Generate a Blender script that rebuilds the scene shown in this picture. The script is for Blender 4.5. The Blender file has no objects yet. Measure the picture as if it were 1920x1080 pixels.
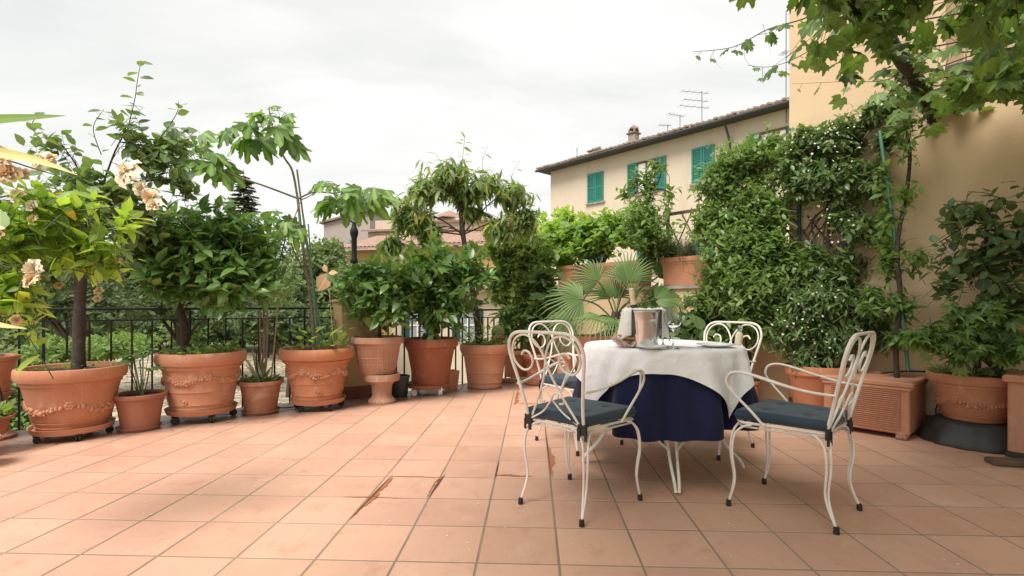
import bpy, math, random
import numpy as np
from mathutils import Vector, Matrix

random.seed(7)
rng = np.random.default_rng(7)
sc = bpy.context.scene
col = sc.collection
R = math.radians
F = 941.0          # focal length in photo pixels (1920 wide)
CXP, HZ = 960.0, 572.0

# ------------------------------------------------------------------ camera
cam_d = bpy.data.cameras.new("camera")
cam = bpy.data.objects.new("camera", cam_d)
col.objects.link(cam)
cam.location = (0, 0, 1.0)
cam.rotation_euler = (R(90), 0, 0)
cam_d.sensor_width = 36.0
cam_d.lens = 36.0 * F / 1920.0
cam_d.shift_y = 32.0 / 1920.0
cam_d.clip_start = 0.05
cam_d.clip_end = 3000
sc.camera = cam

# ------------------------------------------------------------------ sky and light
SUN_EL, SUN_AZ = 58.0, 215.0     # azimuth measured clockwise from +Y
world = bpy.data.worlds.new("World")
sc.world = world
world.use_nodes = True
wt = world.node_tree
wt.nodes.clear()
def wn(t, **k):
    n = wt.nodes.new(t)
    for a, b in k.items():
        setattr(n, a, b)
    return n
w_out = wn('ShaderNodeOutputWorld')
w_bg = wn('ShaderNodeBackground')
sky = wn('ShaderNodeTexSky', sky_type='NISHITA')
sky.sun_disc = False
sky.sun_elevation = R(SUN_EL)
sky.sun_rotation = R(SUN_AZ)
tc = wn('ShaderNodeTexCoord')
sep = wn('ShaderNodeSeparateXYZ')
wt.links.new(tc.outputs['Generated'], sep.inputs[0])
def wmath(op, a, b=None, clamp=False):
    n = wn('ShaderNodeMath', operation=op, use_clamp=clamp)
    for i, v in enumerate((a, b)):
        if v is None: continue
        if isinstance(v, (int, float)): n.inputs[i].default_value = v
        else: wt.links.new(v, n.inputs[i])
    return n.outputs[0]
zc = wmath('MAXIMUM', sep.outputs['Z'], 0.0)
den = wmath('ADD', zc, 0.22)
px_ = wmath('DIVIDE', sep.outputs['X'], den)
py_ = wmath('DIVIDE', sep.outputs['Y'], den)
comb = wn('ShaderNodeCombineXYZ')
wt.links.new(px_, comb.inputs[0]); wt.links.new(py_, comb.inputs[1])
wmap = wn('ShaderNodeMapping')
wmap.inputs['Scale'].default_value = (0.55, 1.25, 1.0)
wmap.inputs['Rotation'].default_value = (0, 0, 0.25)
wt.links.new(comb.outputs[0], wmap.inputs[0])
n1 = wn('ShaderNodeTexNoise'); n1.inputs['Scale'].default_value = 1.3
n1.inputs['Detail'].default_value = 6; n1.inputs['Roughness'].default_value = 0.55
n1.inputs['Distortion'].default_value = 0.5
wt.links.new(wmap.outputs[0], n1.inputs['Vector'])
cr = wn('ShaderNodeValToRGB')
cr.color_ramp.elements[0].position = 0.30; cr.color_ramp.elements[0].color = (0.405, 0.41, 0.405, 1)
cr.color_ramp.elements[1].position = 0.64; cr.color_ramp.elements[1].color = (0.555, 0.55, 0.53, 1)
e = cr.color_ramp.elements.new(0.47); e.color = (0.48, 0.478, 0.455, 1)
wt.links.new(n1.outputs['Fac'], cr.inputs[0])
wmix = wn('ShaderNodeMix', data_type='RGBA', blend_type='MIX')
wmix.inputs[0].default_value = 0.93
skys = wn('ShaderNodeVectorMath', operation='SCALE'); skys.inputs['Scale'].default_value = 0.10
wt.links.new(sky.outputs[0], skys.inputs[0])
wt.links.new(skys.outputs[0], wmix.inputs[6])
wt.links.new(cr.outputs[0], wmix.inputs[7])
wt.links.new(wmix.outputs[2], w_bg.inputs['Color'])
w_bg.inputs['Strength'].default_value = 1.0
wt.links.new(w_bg.outputs[0], w_out.inputs['Surface'])

sun_d = bpy.data.lights.new("sun", 'SUN')
sun_d.energy = 2.3
sun_d.angle = R(30)
sun_d.color = (1.0, 0.95, 0.87)
sun = bpy.data.objects.new("sun", sun_d)
col.objects.link(sun)
az = R(SUN_AZ)
sd = Vector((math.sin(az) * math.cos(R(SUN_EL)), math.cos(az) * math.cos(R(SUN_EL)), math.sin(R(SUN_EL))))
sun.rotation_euler = sd.to_track_quat('Z', 'Y').to_euler()

sc.view_settings.view_transform = 'Standard'
sc.view_settings.look = 'None'
sc.view_settings.exposure = 1.05
sc.view_settings.gamma = 1.0
sc.render.engine = 'CYCLES'
sc.cycles.use_denoising = True
sc.cycles.max_bounces = 8
sc.cycles.diffuse_bounces = 4
sc.cycles.transparent_max_bounces = 12

# ------------------------------------------------------------------ helpers
def at(px, py, Y):
    return Vector(((px - CXP) / F * Y, Y, 1.0 - (py - HZ) / F * Y))
def gx(px, Y): return (px - CXP) / F * Y

WD = Vector((0.6606, -0.7507, 0)); WN = Vector((0.7507, 0.6606, 0)); W0 = Vector((3.45, 4.07, 0))
def W(s, off, z=0.0):
    """point on the right wall: s metres along it towards the viewer, off metres in front of it"""
    p = W0 + WD * s - WN * off
    return Vector((p.x, p.y, z))
FD = Vector((0.820, 0.572, 0)); FN = Vector((-0.572, 0.820, 0)); F0 = Vector((-4.05, 4.08, 0))
def FP(s, off=0.0, z=0.0):
    p = F0 + FD * s - FN * off
    return Vector((p.x, p.y, z))

def tag(o, label=None, cat=None, group=None, kind=None):
    if label: o['label'] = label
    if cat: o['category'] = cat
    if group: o['group'] = group
    if kind: o['kind'] = kind
    return o
def empty(name, loc=(0, 0, 0), rz=0.0, label=None, cat=None, group=None):
    o = bpy.data.objects.new(name, None)
    o.empty_display_size = 0.1
    col.objects.link(o)
    o.location = loc; o.rotation_euler = (0, 0, rz)
    return tag(o, label, cat, group)
def link(name, me, parent=None, kind=None):
    o = bpy.data.objects.new(name, me)
    col.objects.link(o)
    if parent is not None: o.parent = parent
    if kind: o['kind'] = kind
    return o
def copy_tree(o, parent=None):
    c = o.copy(); col.objects.link(c); c.parent = parent
    for ch in list(o.children): copy_tree(ch, c)
    return c

class MB:
    def __init__(s): s.v = []; s.f = []; s.m = []; s.cur = 0
    def add(s, vs, fs):
        b = len(s.v)
        s.v.extend([tuple(p) for p in vs])
        s.f.extend([tuple(i + b for i in f) for f in fs])
        s.m.extend([s.cur] * len(fs))
        return s
    def box(s, c, size, rz=0.0, bev=0.0):
        cx, cy, cz = c; hx, hy, hz = size[0] / 2, size[1] / 2, size[2] / 2
        ca, sa = math.cos(rz), math.sin(rz)
        def T(x, y, z): return (cx + x * ca - y * sa, cy + x * sa + y * ca, cz + z)
        if bev <= 0:
            vs = [T(x, y, z) for z in (-hz, hz) for x, y in ((-hx, -hy), (hx, -hy), (hx, hy), (-hx, hy))]
            return s.add(vs, [(3, 2, 1, 0), (4, 5, 6, 7), (0, 1, 5, 4), (1, 2, 6, 5), (2, 3, 7, 6), (3, 0, 4, 7)])
        b = bev; rings = []
        for z, k in ((-hz, b), (-hz + b, 0), (hz - b, 0), (hz, b)):
            x, y = hx - k, hy - k
            rings.append([(-x, -y + b - k * .0), (-x + b, -y), (x - b, -y), (x, -y + b), (x, y - b), (x - b, y), (-x + b, y), (-x, y - b)])
            rings[-1] = [T(q[0], q[1], z) for q in rings[-1]]
        vs = sum(rings, []); fs = [tuple(range(7, -1, -1)), tuple(24 + i for i in range(8))]
        for r in range(3):
            for i in range(8):
                j = (i + 1) % 8
                fs.append((r * 8 + i, r * 8 + j, r * 8 + 8 + j, r * 8 + 8 + i))
        return s.add(vs, fs)
    def tube(s, pts, rad, seg=6, cap=True, closed=False):
        pts = [Vector(p) for p in pts]; n = len(pts)
        if not hasattr(rad, '__len__'): rad = [rad] * n
        vs = []; fs = []
        t0 = (pts[1] - pts[0]).normalized()
        up = Vector((0, 0, 1)) if abs(t0.z) < .9 else Vector((1, 0, 0))
        nrm = (up - t0 * up.dot(t0)).normalized()
        for i in range(n):
            if closed: t = pts[(i + 1) % n] - pts[i - 1]
            elif i == 0: t = pts[1] - pts[0]
            elif i == n - 1: t = pts[-1] - pts[-2]
            else: t = pts[i + 1] - pts[i - 1]
            if t.length < 1e-9: t = t0.copy()
            t.normalize()
            nrm = nrm - t * nrm.dot(t)
            if nrm.length < 1e-6: nrm = t.orthogonal()
            nrm.normalize(); bn = t.cross(nrm)
            for k in range(seg):
                a = 2 * math.pi * k / seg
                vs.append(pts[i] + (nrm * math.cos(a) + bn * math.sin(a)) * rad[i])
        for i in range(n if closed else n - 1):
            i2 = (i + 1) % n
            for k in range(seg):
                k2 = (k + 1) % seg
                fs.append((i * seg + k, i * seg + k2, i2 * seg + k2, i2 * seg + k))
        if cap and not closed:
            fs.append(tuple(range(seg - 1, -1, -1)))
            fs.append(tuple((n - 1) * seg + k for k in range(seg)))
        return s.add(vs, fs)
    def lathe(s, prof, seg=32, c=(0, 0, 0), cap0=True, cap1=False, wob=None):
        vs = []; fs = []; n = len(prof)
        for (r, z) in prof:
            for k in range(seg):
                a = 2 * math.pi * k / seg
                rr = r * (1 + (wob(a, z) if wob else 0))
                vs.append((c[0] + rr * math.cos(a), c[1] + rr * math.sin(a), c[2] + z))
        for i in range(n - 1):
            for k in range(seg):
                k2 = (k + 1) % seg
                fs.append((i * seg + k, i * seg + k2, (i + 1) * seg + k2, (i + 1) * seg + k))
        if cap0: fs.append(tuple(range(seg - 1, -1, -1)))
        if cap1: fs.append(tuple((n - 1) * seg + k for k in range(seg)))
        return s.add(vs, fs)
    def blob(s, c, r, sx=1, sy=1, sz=1, seg=7, rings=4):
        vs = [(c[0], c[1], c[2] - r * sz)]; fs = []
        for i in range(1, rings):
            ph = math.pi * i / rings
            for k in range(seg):
                a = 2 * math.pi * k / seg
                vs.append((c[0] + r * sx * math.sin(ph) * math.cos(a), c[1] + r * sy * math.sin(ph) * math.sin(a), c[2] - r * sz * math.cos(ph)))
        vs.append((c[0], c[1], c[2] + r * sz)); L = len(vs) - 1
        for k in range(seg):
            k2 = (k + 1) % seg
            fs.append((0, 1 + k2, 1 + k))
            for i in range(rings - 2):
                a = 1 + i * seg
                fs.append((a + k, a + k2, a + seg + k2, a + seg + k))
            a = 1 + (rings - 2) * seg
            fs.append((a + k, a + k2, L))
        return s.add(vs, fs)
    def mesh(s, name, mats, smooth=None):
        me = bpy.data.meshes.new(name)
        me.from_pydata(s.v, [], s.f)
        if not isinstance(mats, (list, tuple)): mats = [mats]
        for m in mats: me.materials.append(m)
        if len(mats) > 1: me.polygons.foreach_set('material_index', s.m)
        if smooth is not None:
            me.polygons.foreach_set('use_smooth', [True] * len(s.f))
            me.update()
            if smooth < 179: me.set_sharp_from_angle(angle=R(smooth))
        me.update()
        return me
    def build(s, name, mats, parent=None, smooth=None, kind=None):
        return link(name, s.mesh(name, mats, smooth), parent, kind)

def spline(pts, n=6):
    P = [Vector(p) for p in pts]; out = []
    for i in range(len(P) - 1):
        p0 = P[max(i - 1, 0)]; p1 = P[i]; p2 = P[i + 1]; p3 = P[min(i + 2, len(P) - 1)]
        for k in range(n):
            t = k / n
            out.append(0.5 * ((2 * p1) + (p2 - p0) * t + (2 * p0 - 5 * p1 + 4 * p2 - p3) * t * t + (3 * p1 - p0 - 3 * p2 + p3) * t ** 3))
    out.append(P[-1]); return out

# ------------------------------------------------------------------ materials
def nodes(name):
    m = bpy.data.materials.new(name); m.use_nodes = True
    nt = m.node_tree; b = nt.nodes['Principled BSDF']
    return m, nt, b
def N(nt, t, **k):
    n = nt.nodes.new(t)
    for a, b in k.items(): setattr(n, a, b)
    return n
def mixc(nt, fac, a, b, blend='MIX'):
    n = N(nt, 'ShaderNodeMix', data_type='RGBA', blend_type=blend)
    for i, v in ((0, fac), (6, a), (7, b)):
        if isinstance(v, (int, float)): n.inputs[i].default_value = v
        elif isinstance(v, tuple): n.inputs[i].default_value = (*v[:3], 1)
        else: nt.links.new(v, n.inputs[i])
    return n.outputs[2]
def mapr(nt, v, a, b, c=0.0, d=1.0):
    n = N(nt, 'ShaderNodeMapRange')
    nt.links.new(v, n.inputs[0])
    for i, x in enumerate((a, b, c, d)): n.inputs[i + 1].default_value = x
    return n.outputs[0]
def noise(nt, scale, detail=4, rough=.55, vec=None, dist=0.0):
    n = N(nt, 'ShaderNodeTexNoise')
    n.inputs['Scale'].default_value = scale; n.inputs['Detail'].default_value = detail
    n.inputs['Roughness'].default_value = rough; n.inputs['Distortion'].default_value = dist
    if vec is not None: nt.links.new(vec, n.inputs['Vector'])
    return n.outputs['Fac']
def bump(nt, b, h, strength=.3, dist=.01):
    n = N(nt, 'ShaderNodeBump'); n.inputs['Strength'].default_value = strength; n.inputs['Distance'].default_value = dist
    nt.links.new(h, n.inputs['Height']); nt.links.new(n.outputs[0], b.inputs['Normal'])
def objrand(nt):
    n = N(nt, 'ShaderNodeObjectInfo'); return n.outputs['Random']
def simple(name, c, rough=.6, metal=0.0, c2=None, scale=8.0, bmp=0.0, coord='Object', spec=None):
    m, nt, b = nodes(name)
    b.inputs['Roughness'].default_value = rough; b.inputs['Metallic'].default_value = metal
    if spec is not None: b.inputs['Specular IOR Level'].default_value = spec
    t = N(nt, 'ShaderNodeTexCoord').outputs[coord]
    c2 = c2 or tuple(x * .8 for x in c)
    f = noise(nt, scale, 5, .6, t)
    nt.links.new(mixc(nt, mapr(nt, f, .3, .7), c2, c), b.inputs['Base Color'])
    if bmp: bump(nt, b, noise(nt, scale * 6, 4, .6, t), bmp, .004)
    return m

def terracotta(name, c, c2, bloom=.35, rough=.72):
    m, nt, b = nodes(name)
    t = N(nt, 'ShaderNodeTexCoord').outputs['Object']
    r = objrand(nt)
    add = N(nt, 'ShaderNodeVectorMath', operation='ADD'); nt.links.new(t, add.inputs[0])
    cmb = N(nt, 'ShaderNodeCombineXYZ'); 
    mul = N(nt, 'ShaderNodeMath', operation='MULTIPLY'); nt.links.new(r, mul.inputs[0]); mul.inputs[1].default_value = 30
    nt.links.new(mul.outputs[0], cmb.inputs[0]); nt.links.new(cmb.outputs[0], add.inputs[1]); v = add.outputs[0]
    n_ = noise(nt, 5, 6, .6, v)
    base = mixc(nt, mapr(nt, n_, .3, .7), c2, c)
    mp = N(nt, 'ShaderNodeMapping'); mp.inputs['Scale'].default_value = (14, 14, 2.5); nt.links.new(v, mp.inputs[0])
    st = noise(nt, 1.0, 6, .65, mp.outputs[0], .6)
    base = mixc(nt, mapr(nt, st, .56, .78, 0, bloom), base, (.62, .46, .36))
    rm_ = N(nt, 'ShaderNodeMath', operation='MULTIPLY'); nt.links.new(r, rm_.inputs[0]); rm_.inputs[1].default_value = .45
    base = mixc(nt, rm_.outputs[0], base, (.55, .31, .205))
    lm = noise(nt, 3.2, 7, .7, v, 1.0)
    base = mixc(nt, mapr(nt, lm, .56, .70, 0, .38), base, (.66, .50, .40))
    gr = noise(nt, 90, 2, .5, v)
    base = mixc(nt, mapr(nt, gr, .35, .75, 0, .22), base, (.28, .12, .07))
    nt.links.new(base, b.inputs['Base Color'])
    b.inputs['Roughness'].default_value = rough
    b.inputs['Specular IOR Level'].default_value = .35
    bump(nt, b, gr, .25, .002)
    return m
M = {}
M['terra'] = terracotta('terracotta', (.56, .235, .125), (.47, .175, .085), .5)
M['terra_pale'] = terracotta('terracotta_pale', (.56, .26, .155), (.47, .19, .105), .55)
M['terra_dark'] = terracotta('terracotta_dark', (.34, .105, .055), (.27, .08, .045), .18)
M['terra_old'] = terracotta('terracotta_weathered', (.42, .24, .17), (.30, .15, .10), .9, .85)
M['soil'] = simple('soil', (.045, .03, .02), .95, c2=(.018, .012, .008), scale=40, bmp=1.0)
M['iron'] = simple('black_iron', (.018, .018, .02), .45, .3, scale=30, bmp=.2)
m_, nt_, b_ = nodes('cream_painted_iron')
t_ = N(nt_, 'ShaderNodeTexCoord').outputs['Object']
c_ = mixc(nt_, mapr(nt_, noise(nt_, 22, 5, .6, t_), .3, .7), (.76, .70, .61), (.84, .80, .74))
c_ = mixc(nt_, mapr(nt_, noise(nt_, 38, 6, .75, t_), .62, .68, 0, .75), c_, (.36, .20, .11))
nt_.links.new(c_, b_.inputs['Base Color']); b_.inputs['Roughness'].default_value = .38; bump(nt_, b_, noise(nt_, 160, 3, .6, t_), .25, .002)
M['white_iron'] = m_
M['rubber'] = simple('black_rubber', (.02, .02, .022), .6)
M['steel'] = simple('steel', (.75, .75, .76), .12, 1.0, c2=(.68, .68, .70), scale=30)
M['cutlery'] = simple('cutlery_steel', (.6, .6, .62), .2, 1.0)
M['china'] = simple('white_china', (.82, .82, .80), .15, c2=(.80, .80, .78))
M['bark'] = simple('bark', (.10, .075, .055), .9, c2=(.04, .028, .02), scale=25, bmp=1.0)
M['bark_pale'] = simple('pale_bark', (.26, .22, .17), .85, c2=(.13, .10, .075), scale=25, bmp=.8)
M['bark_dark'] = simple('dark_bark', (.085, .062, .048), .9, c2=(.03, .022, .017), scale=25, bmp=1.0)
M['stem'] = simple('green_stem', (.12, .16, .05), .6, c2=(.08, .10, .04), scale=15)
M['bamboo'] = simple('garden_cane', (.42, .27, .14), .6, c2=(.28, .17, .09), scale=12)
M['green_pole'] = simple('green_plastic', (.05, .17, .11), .45, c2=(.08, .20, .14), scale=10)
M['wood'] = simple('weathered_wood', (.17, .11, .07), .85, c2=(.08, .05, .035), scale=12, bmp=.6)
M['shutter'] = simple('green_shutter_paint', (.018, .23, .175), .55, c2=(.025, .17, .14), scale=3)
M['shutter_dark'] = simple('dark_green_paint', (.02, .06, .05), .5)
M['roofclay'] = simple('aged_roof_tile', (.34, .24, .18), .9, c2=(.16, .12, .10), scale=2.2, bmp=.6)
M['roofred'] = simple('red_roof_tile', (.40, .25, .19), .9, c2=(.28, .17, .13), scale=1.6, bmp=.6)
M['eave'] = simple('dark_eave_metal', (.06, .058, .06), .6)
M['stone'] = simple('grey_stone', (.42, .38, .32), .9, c2=(.25, .23, .2), scale=6, bmp=.8)
M['brickish'] = simple('red_brick', (.36, .17, .12), .9, c2=(.26, .12, .09), scale=9, bmp=.6)
M['chim'] = simple('chimney_plaster', (.40, .35, .29), .9, c2=(.24, .21, .18), scale=3, bmp=.6)
M['alu'] = simple('grey_metal', (.35, .35, .36), .4, .7)
M['cream'] = simple('cream_wax', (.80, .70, .50), .5)
M['foil'] = simple('champagne_foil', (.86, .66, .50), .35, .15, c2=(.80, .58, .42), scale=60)
M['bread'] = simple('bread', (.62, .40, .20), .8, c2=(.48, .27, .11), scale=30, bmp=.5)
M['petal'] = simple('cream_petal', (.90, .82, .66), .6, c2=(.88, .74, .52), scale=6)
M['petal_old'] = simple('faded_petal', (.88, .70, .48), .7, c2=(.78, .50, .30), scale=8)
M['petal_white'] = simple('white_petal', (.78, .78, .60), .6)
M['dry'] = simple('dry_leaf', (.50, .31, .19), .8, c2=(.36, .20, .11), scale=10)
M['pvc'] = simple('black_plastic', (.022, .022, .024), .55, c2=(.06, .06, .062), scale=9)

def plaster(name, c, c2, stain=(.3, .24, .17), sc_=1.0):
    m, nt, b = nodes(name)
    g = N(nt, 'ShaderNodeNewGeometry').outputs['Position']
    f = noise(nt, .8 * sc_, 6, .6, g)
    base = mixc(nt, mapr(nt, f, .35, .68), c2, c)
    mp = N(nt, 'ShaderNodeMapping'); mp.inputs['Scale'].default_value = (3 * sc_, 3 * sc_, .5 * sc_); nt.links.new(g, mp.inputs[0])
    base = mixc(nt, mapr(nt, noise(nt, 1, 6, .7, mp.outputs[0]), .54, .78, 0, .42), base, stain)
    nt.links.new(base, b.inputs['Base Color']); b.inputs['Roughness'].default_value = .93
    b.inputs['Specular IOR Level'].default_value = .2
    bump(nt, b, noise(nt, 45 * sc_, 5, .65, g), .35, .006)
    return m
M['wall'] = plaster('ochre_plaster', (.66, .50, .32), (.60, .44, .28))
M['wall_up'] = plaster('pale_ochre_plaster', (.66, .52, .34), (.60, .46, .30))
M['house'] = plaster('cream_house_plaster', (.67, .57, .45), (.60, .50, .39), sc_=.4)
M['villa'] = plaster('yellow_villa_plaster', (.62, .42, .17), (.55, .37, .15), sc_=.4)
M['grey_house'] = plaster('grey_house_plaster', (.46, .38, .36), (.40, .34, .31), sc_=.4)
M['pale_house'] = plaster('pale_house_plaster', (.66, .54, .42), (.56, .46, .36), sc_=.4)
M['pillar'] = plaster('pillar_plaster', (.56, .40, .20), (.48, .34, .18))
M['skirt'] = simple('red_brown_skirting', (.22, .085, .055), .8, c2=(.16, .06, .045), scale=6)
M['slab'] = plaster('concrete_kerb', (.34, .27, .22), (.20, .16, .14), (.10, .08, .07), 3)

def glass(name, tint=(.95, .97, .97)):
    m, nt, b = nodes(name)
    b.inputs['Base Color'].default_value = (*tint, 1); b.inputs['Transmission Weight'].default_value = 1.0
    b.inputs['Roughness'].default_value = 0.0; b.inputs['IOR'].default_value = 1.45
    return m
M['glass'] = glass('clear_glass')
m_, nt_, b_ = nodes('window_pane'); b_.inputs['Base Color'].default_value = (.30, .33, .34, 1); b_.inputs['Roughness'].default_value = .05
b_.inputs['Specular IOR Level'].default_value = 1.0; M['pane'] = m_

def fabric(name, c, c2, weave=900, sheen=.2, wr=.4):
    m, nt, b = nodes(name)
    t = N(nt, 'ShaderNodeTexCoord').outputs['Object']
    f = noise(nt, 6, 5, .6, t)
    nt.links.new(mixc(nt, mapr(nt, f, .3, .7), c2, c), b.inputs['Base Color'])
    b.inputs['Roughness'].default_value = .9; b.inputs['Sheen Weight'].default_value = sheen
    b.inputs['Specular IOR Level'].default_value = .2
    h1 = noise(nt, 11, 3, .5, t, 1.2); h2 = noise(nt, 420, 2, .5, t)
    ad = N(nt, 'ShaderNodeMath', operation='MULTIPLY_ADD'); nt.links.new(h2, ad.inputs[0]); ad.inputs[1].default_value = .08
    nt.links.new(h1, ad.inputs[2]); bump(nt, b, ad.outputs[0], wr, .02)
    return m
M['white_cloth'] = fabric('white_linen', (.88, .85, .87), (.84, .80, .82), wr=.5)
M['navy_cloth'] = fabric('navy_cloth', (.014, .018, .060), (.010, .012, .042), wr=.3, sheen=.1)
M['cushion'] = fabric('slate_cushion_fabric', (.042, .064, .090), (.032, .050, .074), wr=.2)
M['towel'] = fabric('white_napkin', (.82, .80, .77), (.76, .74, .71), wr=.5)
M['print'] = simple('patterned_napkin', (.75, .68, .66), .9, c2=(.42, .20, .18), scale=45)

def leafmat(name, c, c2, rough=.38, trans=.28, vein=.35, under=None, tint=None, spec=.5, desat=.16):
    def ds(q):
        l = .3 * q[0] + .6 * q[1] + .1 * q[2]
        return tuple(x + (l - x) * desat for x in q)
    c, c2 = ds(c), ds(c2)
    c, c2 = [(x[0] * 1.18, x[1] * 1.08, x[2] * .92) for x in (c, c2)]
    m, nt, b = nodes(name)
    out = nt.nodes['Material Output']
    g = N(nt, 'ShaderNodeNewGeometry')
    oi = objrand(nt)
    add = N(nt, 'ShaderNodeMath', operation='ADD'); nt.links.new(g.outputs['Random Per Island'], add.inputs[0]); nt.links.new(oi, add.inputs[1])
    fr = N(nt, 'ShaderNodeMath', operation='FRACT'); nt.links.new(add.outputs[0], fr.inputs[0])
    base = mixc(nt, fr.outputs[0], c2, c)
    if tint:   # a few yellow or brown leaves
        base = mixc(nt, mapr(nt, fr.outputs[0], 1 - tint[1], 1 - tint[1] + .01), base, tint[0])
    uv = N(nt, 'ShaderNodeUVMap'); su = N(nt, 'ShaderNodeSeparateXYZ'); nt.links.new(uv.outputs[0], su.inputs[0])
    ab = N(nt, 'ShaderNodeMath', operation='ABSOLUTE'); sb = N(nt, 'ShaderNodeMath', operation='SUBTRACT')
    nt.links.new(su.outputs[0], sb.inputs[0]); sb.inputs[1].default_value = .5; nt.links.new(sb.outputs[0], ab.inputs[0])
    vn = mapr(nt, ab.outputs[0], .0, .07, vein, 0.0)
    base = mixc(nt, vn, base, tuple(min(1, x * 2.4 + .03) for x in c))
    un = under or tuple(min(1, x * 1.7 + .02) for x in c)
    base = mixc(nt, g.outputs['Backfacing'], base, mixc(nt, .5, base, un))
    nt.links.new(base, b.inputs['Base Color'])
    b.inputs['Roughness'].default_value = rough; b.inputs['Specular IOR Level'].default_value = spec
    tr = N(nt, 'ShaderNodeBsdfTranslucent')
    nt.links.new(mixc(nt, 1.0, base, (1.25, 1.35, .62), 'MULTIPLY'), tr.inputs['Color'])
    mx = N(nt, 'ShaderNodeMixShader'); mx.inputs[0].default_value = trans
    nt.links.new(b.outputs[0], mx.inputs[1]); nt.links.new(tr.outputs[0], mx.inputs[2])
    nt.links.new(mx.outputs[0], out.inputs['Surface'])
    return m
L = {}
L['citrus'] = leafmat('citrus_leaf', (.110, .240, .050), (.050, .135, .030), .27, .28, tint=((.17, .17, .03), .008))
L['citrus_young'] = leafmat('young_citrus_leaf', (.12, .26, .04), (.06, .15, .025), .3, .3)
L['lemon'] = leafmat('tree_leaf', (.135, .235, .080), (.070, .140, .050), .42, .32)
L['fig'] = leafmat('fig_leaf', (.15, .29, .06), (.08, .18, .04), .48, .40, vein=.5)
L['rose'] = leafmat('rose_leaf', (.30, .48, .04), (.13, .26, .03), .45, .42, tint=((.70, .45, .03), .04))
L['grape'] = leafmat('grape_leaf', (.115, .23, .035), (.04, .095, .022), .5, .30, vein=.35)
L['peach'] = leafmat('peach_leaf', (.19, .29, .09), (.11, .19, .055), .42, .36, tint=((.42, .34, .07), .06))
L['light'] = leafmat('light_green_leaf', (.20, .36, .05), (.10, .22, .03), .5, .4)
L['mid'] = leafmat('mid_green_leaf', (.13, .26, .05), (.065, .15, .03), .5, .34)
L['shrub'] = leafmat('shrub_leaf', (.150, .27, .065), (.070, .155, .040), .40, .32)
L['jasmine'] = leafmat('jasmine_leaf', (.120, .215, .065), (.050, .115, .038), .36, .28)
L['dark'] = leafmat('dark_broad_leaf', (.085, .160, .050), (.040, .088, .030), .42, .22)
L['rosemary'] = leafmat('rosemary_leaf', (.12, .17, .08), (.07, .10, .05), .6, .15)
L['far'] = leafmat('far_tree_leaf', (.13, .21, .07), (.06, .12, .035), .7, .3)
L['far_dark'] = leafmat('far_dark_leaf', (.08, .14, .05), (.04, .08, .03), .7, .25)
L['conifer'] = leafmat('conifer_needles', (.17, .20, .15), (.10, .13, .10), .7, .2)
L['palm'] = leafmat('palm_leaf', (.12, .23, .06), (.06, .14, .03), .5, .22, vein=.12, desat=.12)
L['blade'] = leafmat('strap_leaf', (.13, .26, .03), (.10, .20, .03), .35, .35)
L['blade_pale'] = leafmat('pale_strap_leaf', (.50, .52, .24), (.42, .46, .2), .4, .3)
L['striped'] = leafmat('striped_leaf', (.30, .36, .26), (.08, .14, .07), .4, .15, vein=.6)
L['weed'] = leafmat('weed_leaf', (.16, .28, .05), (.07, .14, .03), .6, .35)

# ------------------------------------------------------------------ leaves
def leaf_oval(w=.22, fold=.10, curl=.18, rows=5, shape=.75, point=1.0, stalk=0.0):
    vs = [(0, 0, 0)]; uv = [(.5, 0)]
    for i in range(1, rows - 1):
        t = i / (rows - 1)
        hw = w * (math.sin(math.pi * t ** shape) ** point)
        z = -curl * t * t
        for sx in (-1, 0, 1):
            vs.append((sx * hw, t, z + (fold * hw / max(w, 1e-6) * w * 2 if sx else 0)))
            uv.append((.5 + .5 * sx, t))
    vs.append((0, 1, -curl)); uv.append((.5, 1)); Lr = len(vs) - 1
    fs = [(0, 2, 1), (0, 3, 2)]
    for i in range(rows - 3):
        a = 1 + 3 * i
        fs += [(a, a + 1, a + 4, a + 3), (a + 1, a + 2, a + 5, a + 4)]
    a = 1 + 3 * (rows - 3)
    fs += [(a, a + 1, Lr), (a + 1, a + 2, Lr)]
    return np.array(vs), fs, np.array(uv)
def leaf_lobed(prof, cx=.28, droop=.25, teeth=0.0, wave=.04):
    """outline given as (angle from the tip, radius); mirrored; fan around the petiole joint"""
    pts = [(a, r) for a, r in prof]
    full = pts + [(-a, r) for a, r in reversed(pts) if a not in (0, 180)]
    if teeth:
        f2 = []
        for i, (a, r) in enumerate(full):
            f2.append((a, r)); b, r2 = full[(i + 1) % len(full)]
            d = ((b - a + 180) % 360) - 180
            if abs(d) > 5: f2.append((a + d * .5, (r + r2) / 2 * (1 + teeth * (1 if i % 2 else -1)))) 
        full = f2
    vs = [(0, cx, .015)]; uv = [(.5, .3)]
    mid = []
    for i, (a, r) in enumerate(full):
        x = math.sin(R(a)) * r * .72; y = cx + math.cos(R(a)) * r * .72
        rr = r
        z = -droop * rr * rr + wave * math.sin(i * 2.1)
        vs.append((x, y, z)); uv.append((.5 + .5 * max(-1, min(1, a / 90.0)) if abs(a) > 1 else .5, .3 + .7 * r))
    n = len(full)
    fs = [(0, 1 + (i + 1) % n, 1 + i) for i in range(n)]
    return np.array(vs), fs, np.array(uv)
GRAPE = leaf_lobed([(0, 1.0), (9, .82), (15, .84), (22, .62), (30, .66), (38, .92), (46, .90), (54, .72), (64, .66), (74, .60), (86, .80), (97, .70), (108, .64), (122, .56), (140, .50), (158, .40), (172, .12)], teeth=.0, droop=.22)
FIG = leaf_lobed([(0, 1.08), (8, 1.0), (15, .84), (22, .60), (28, .48), (35, .66), (43, .94), (52, .90), (61, .66), (70, .50), (82, .68), (95, .74), (108, .58), (128, .40), (150, .32), (172, .12)], droop=.30, wave=.05)
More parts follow.
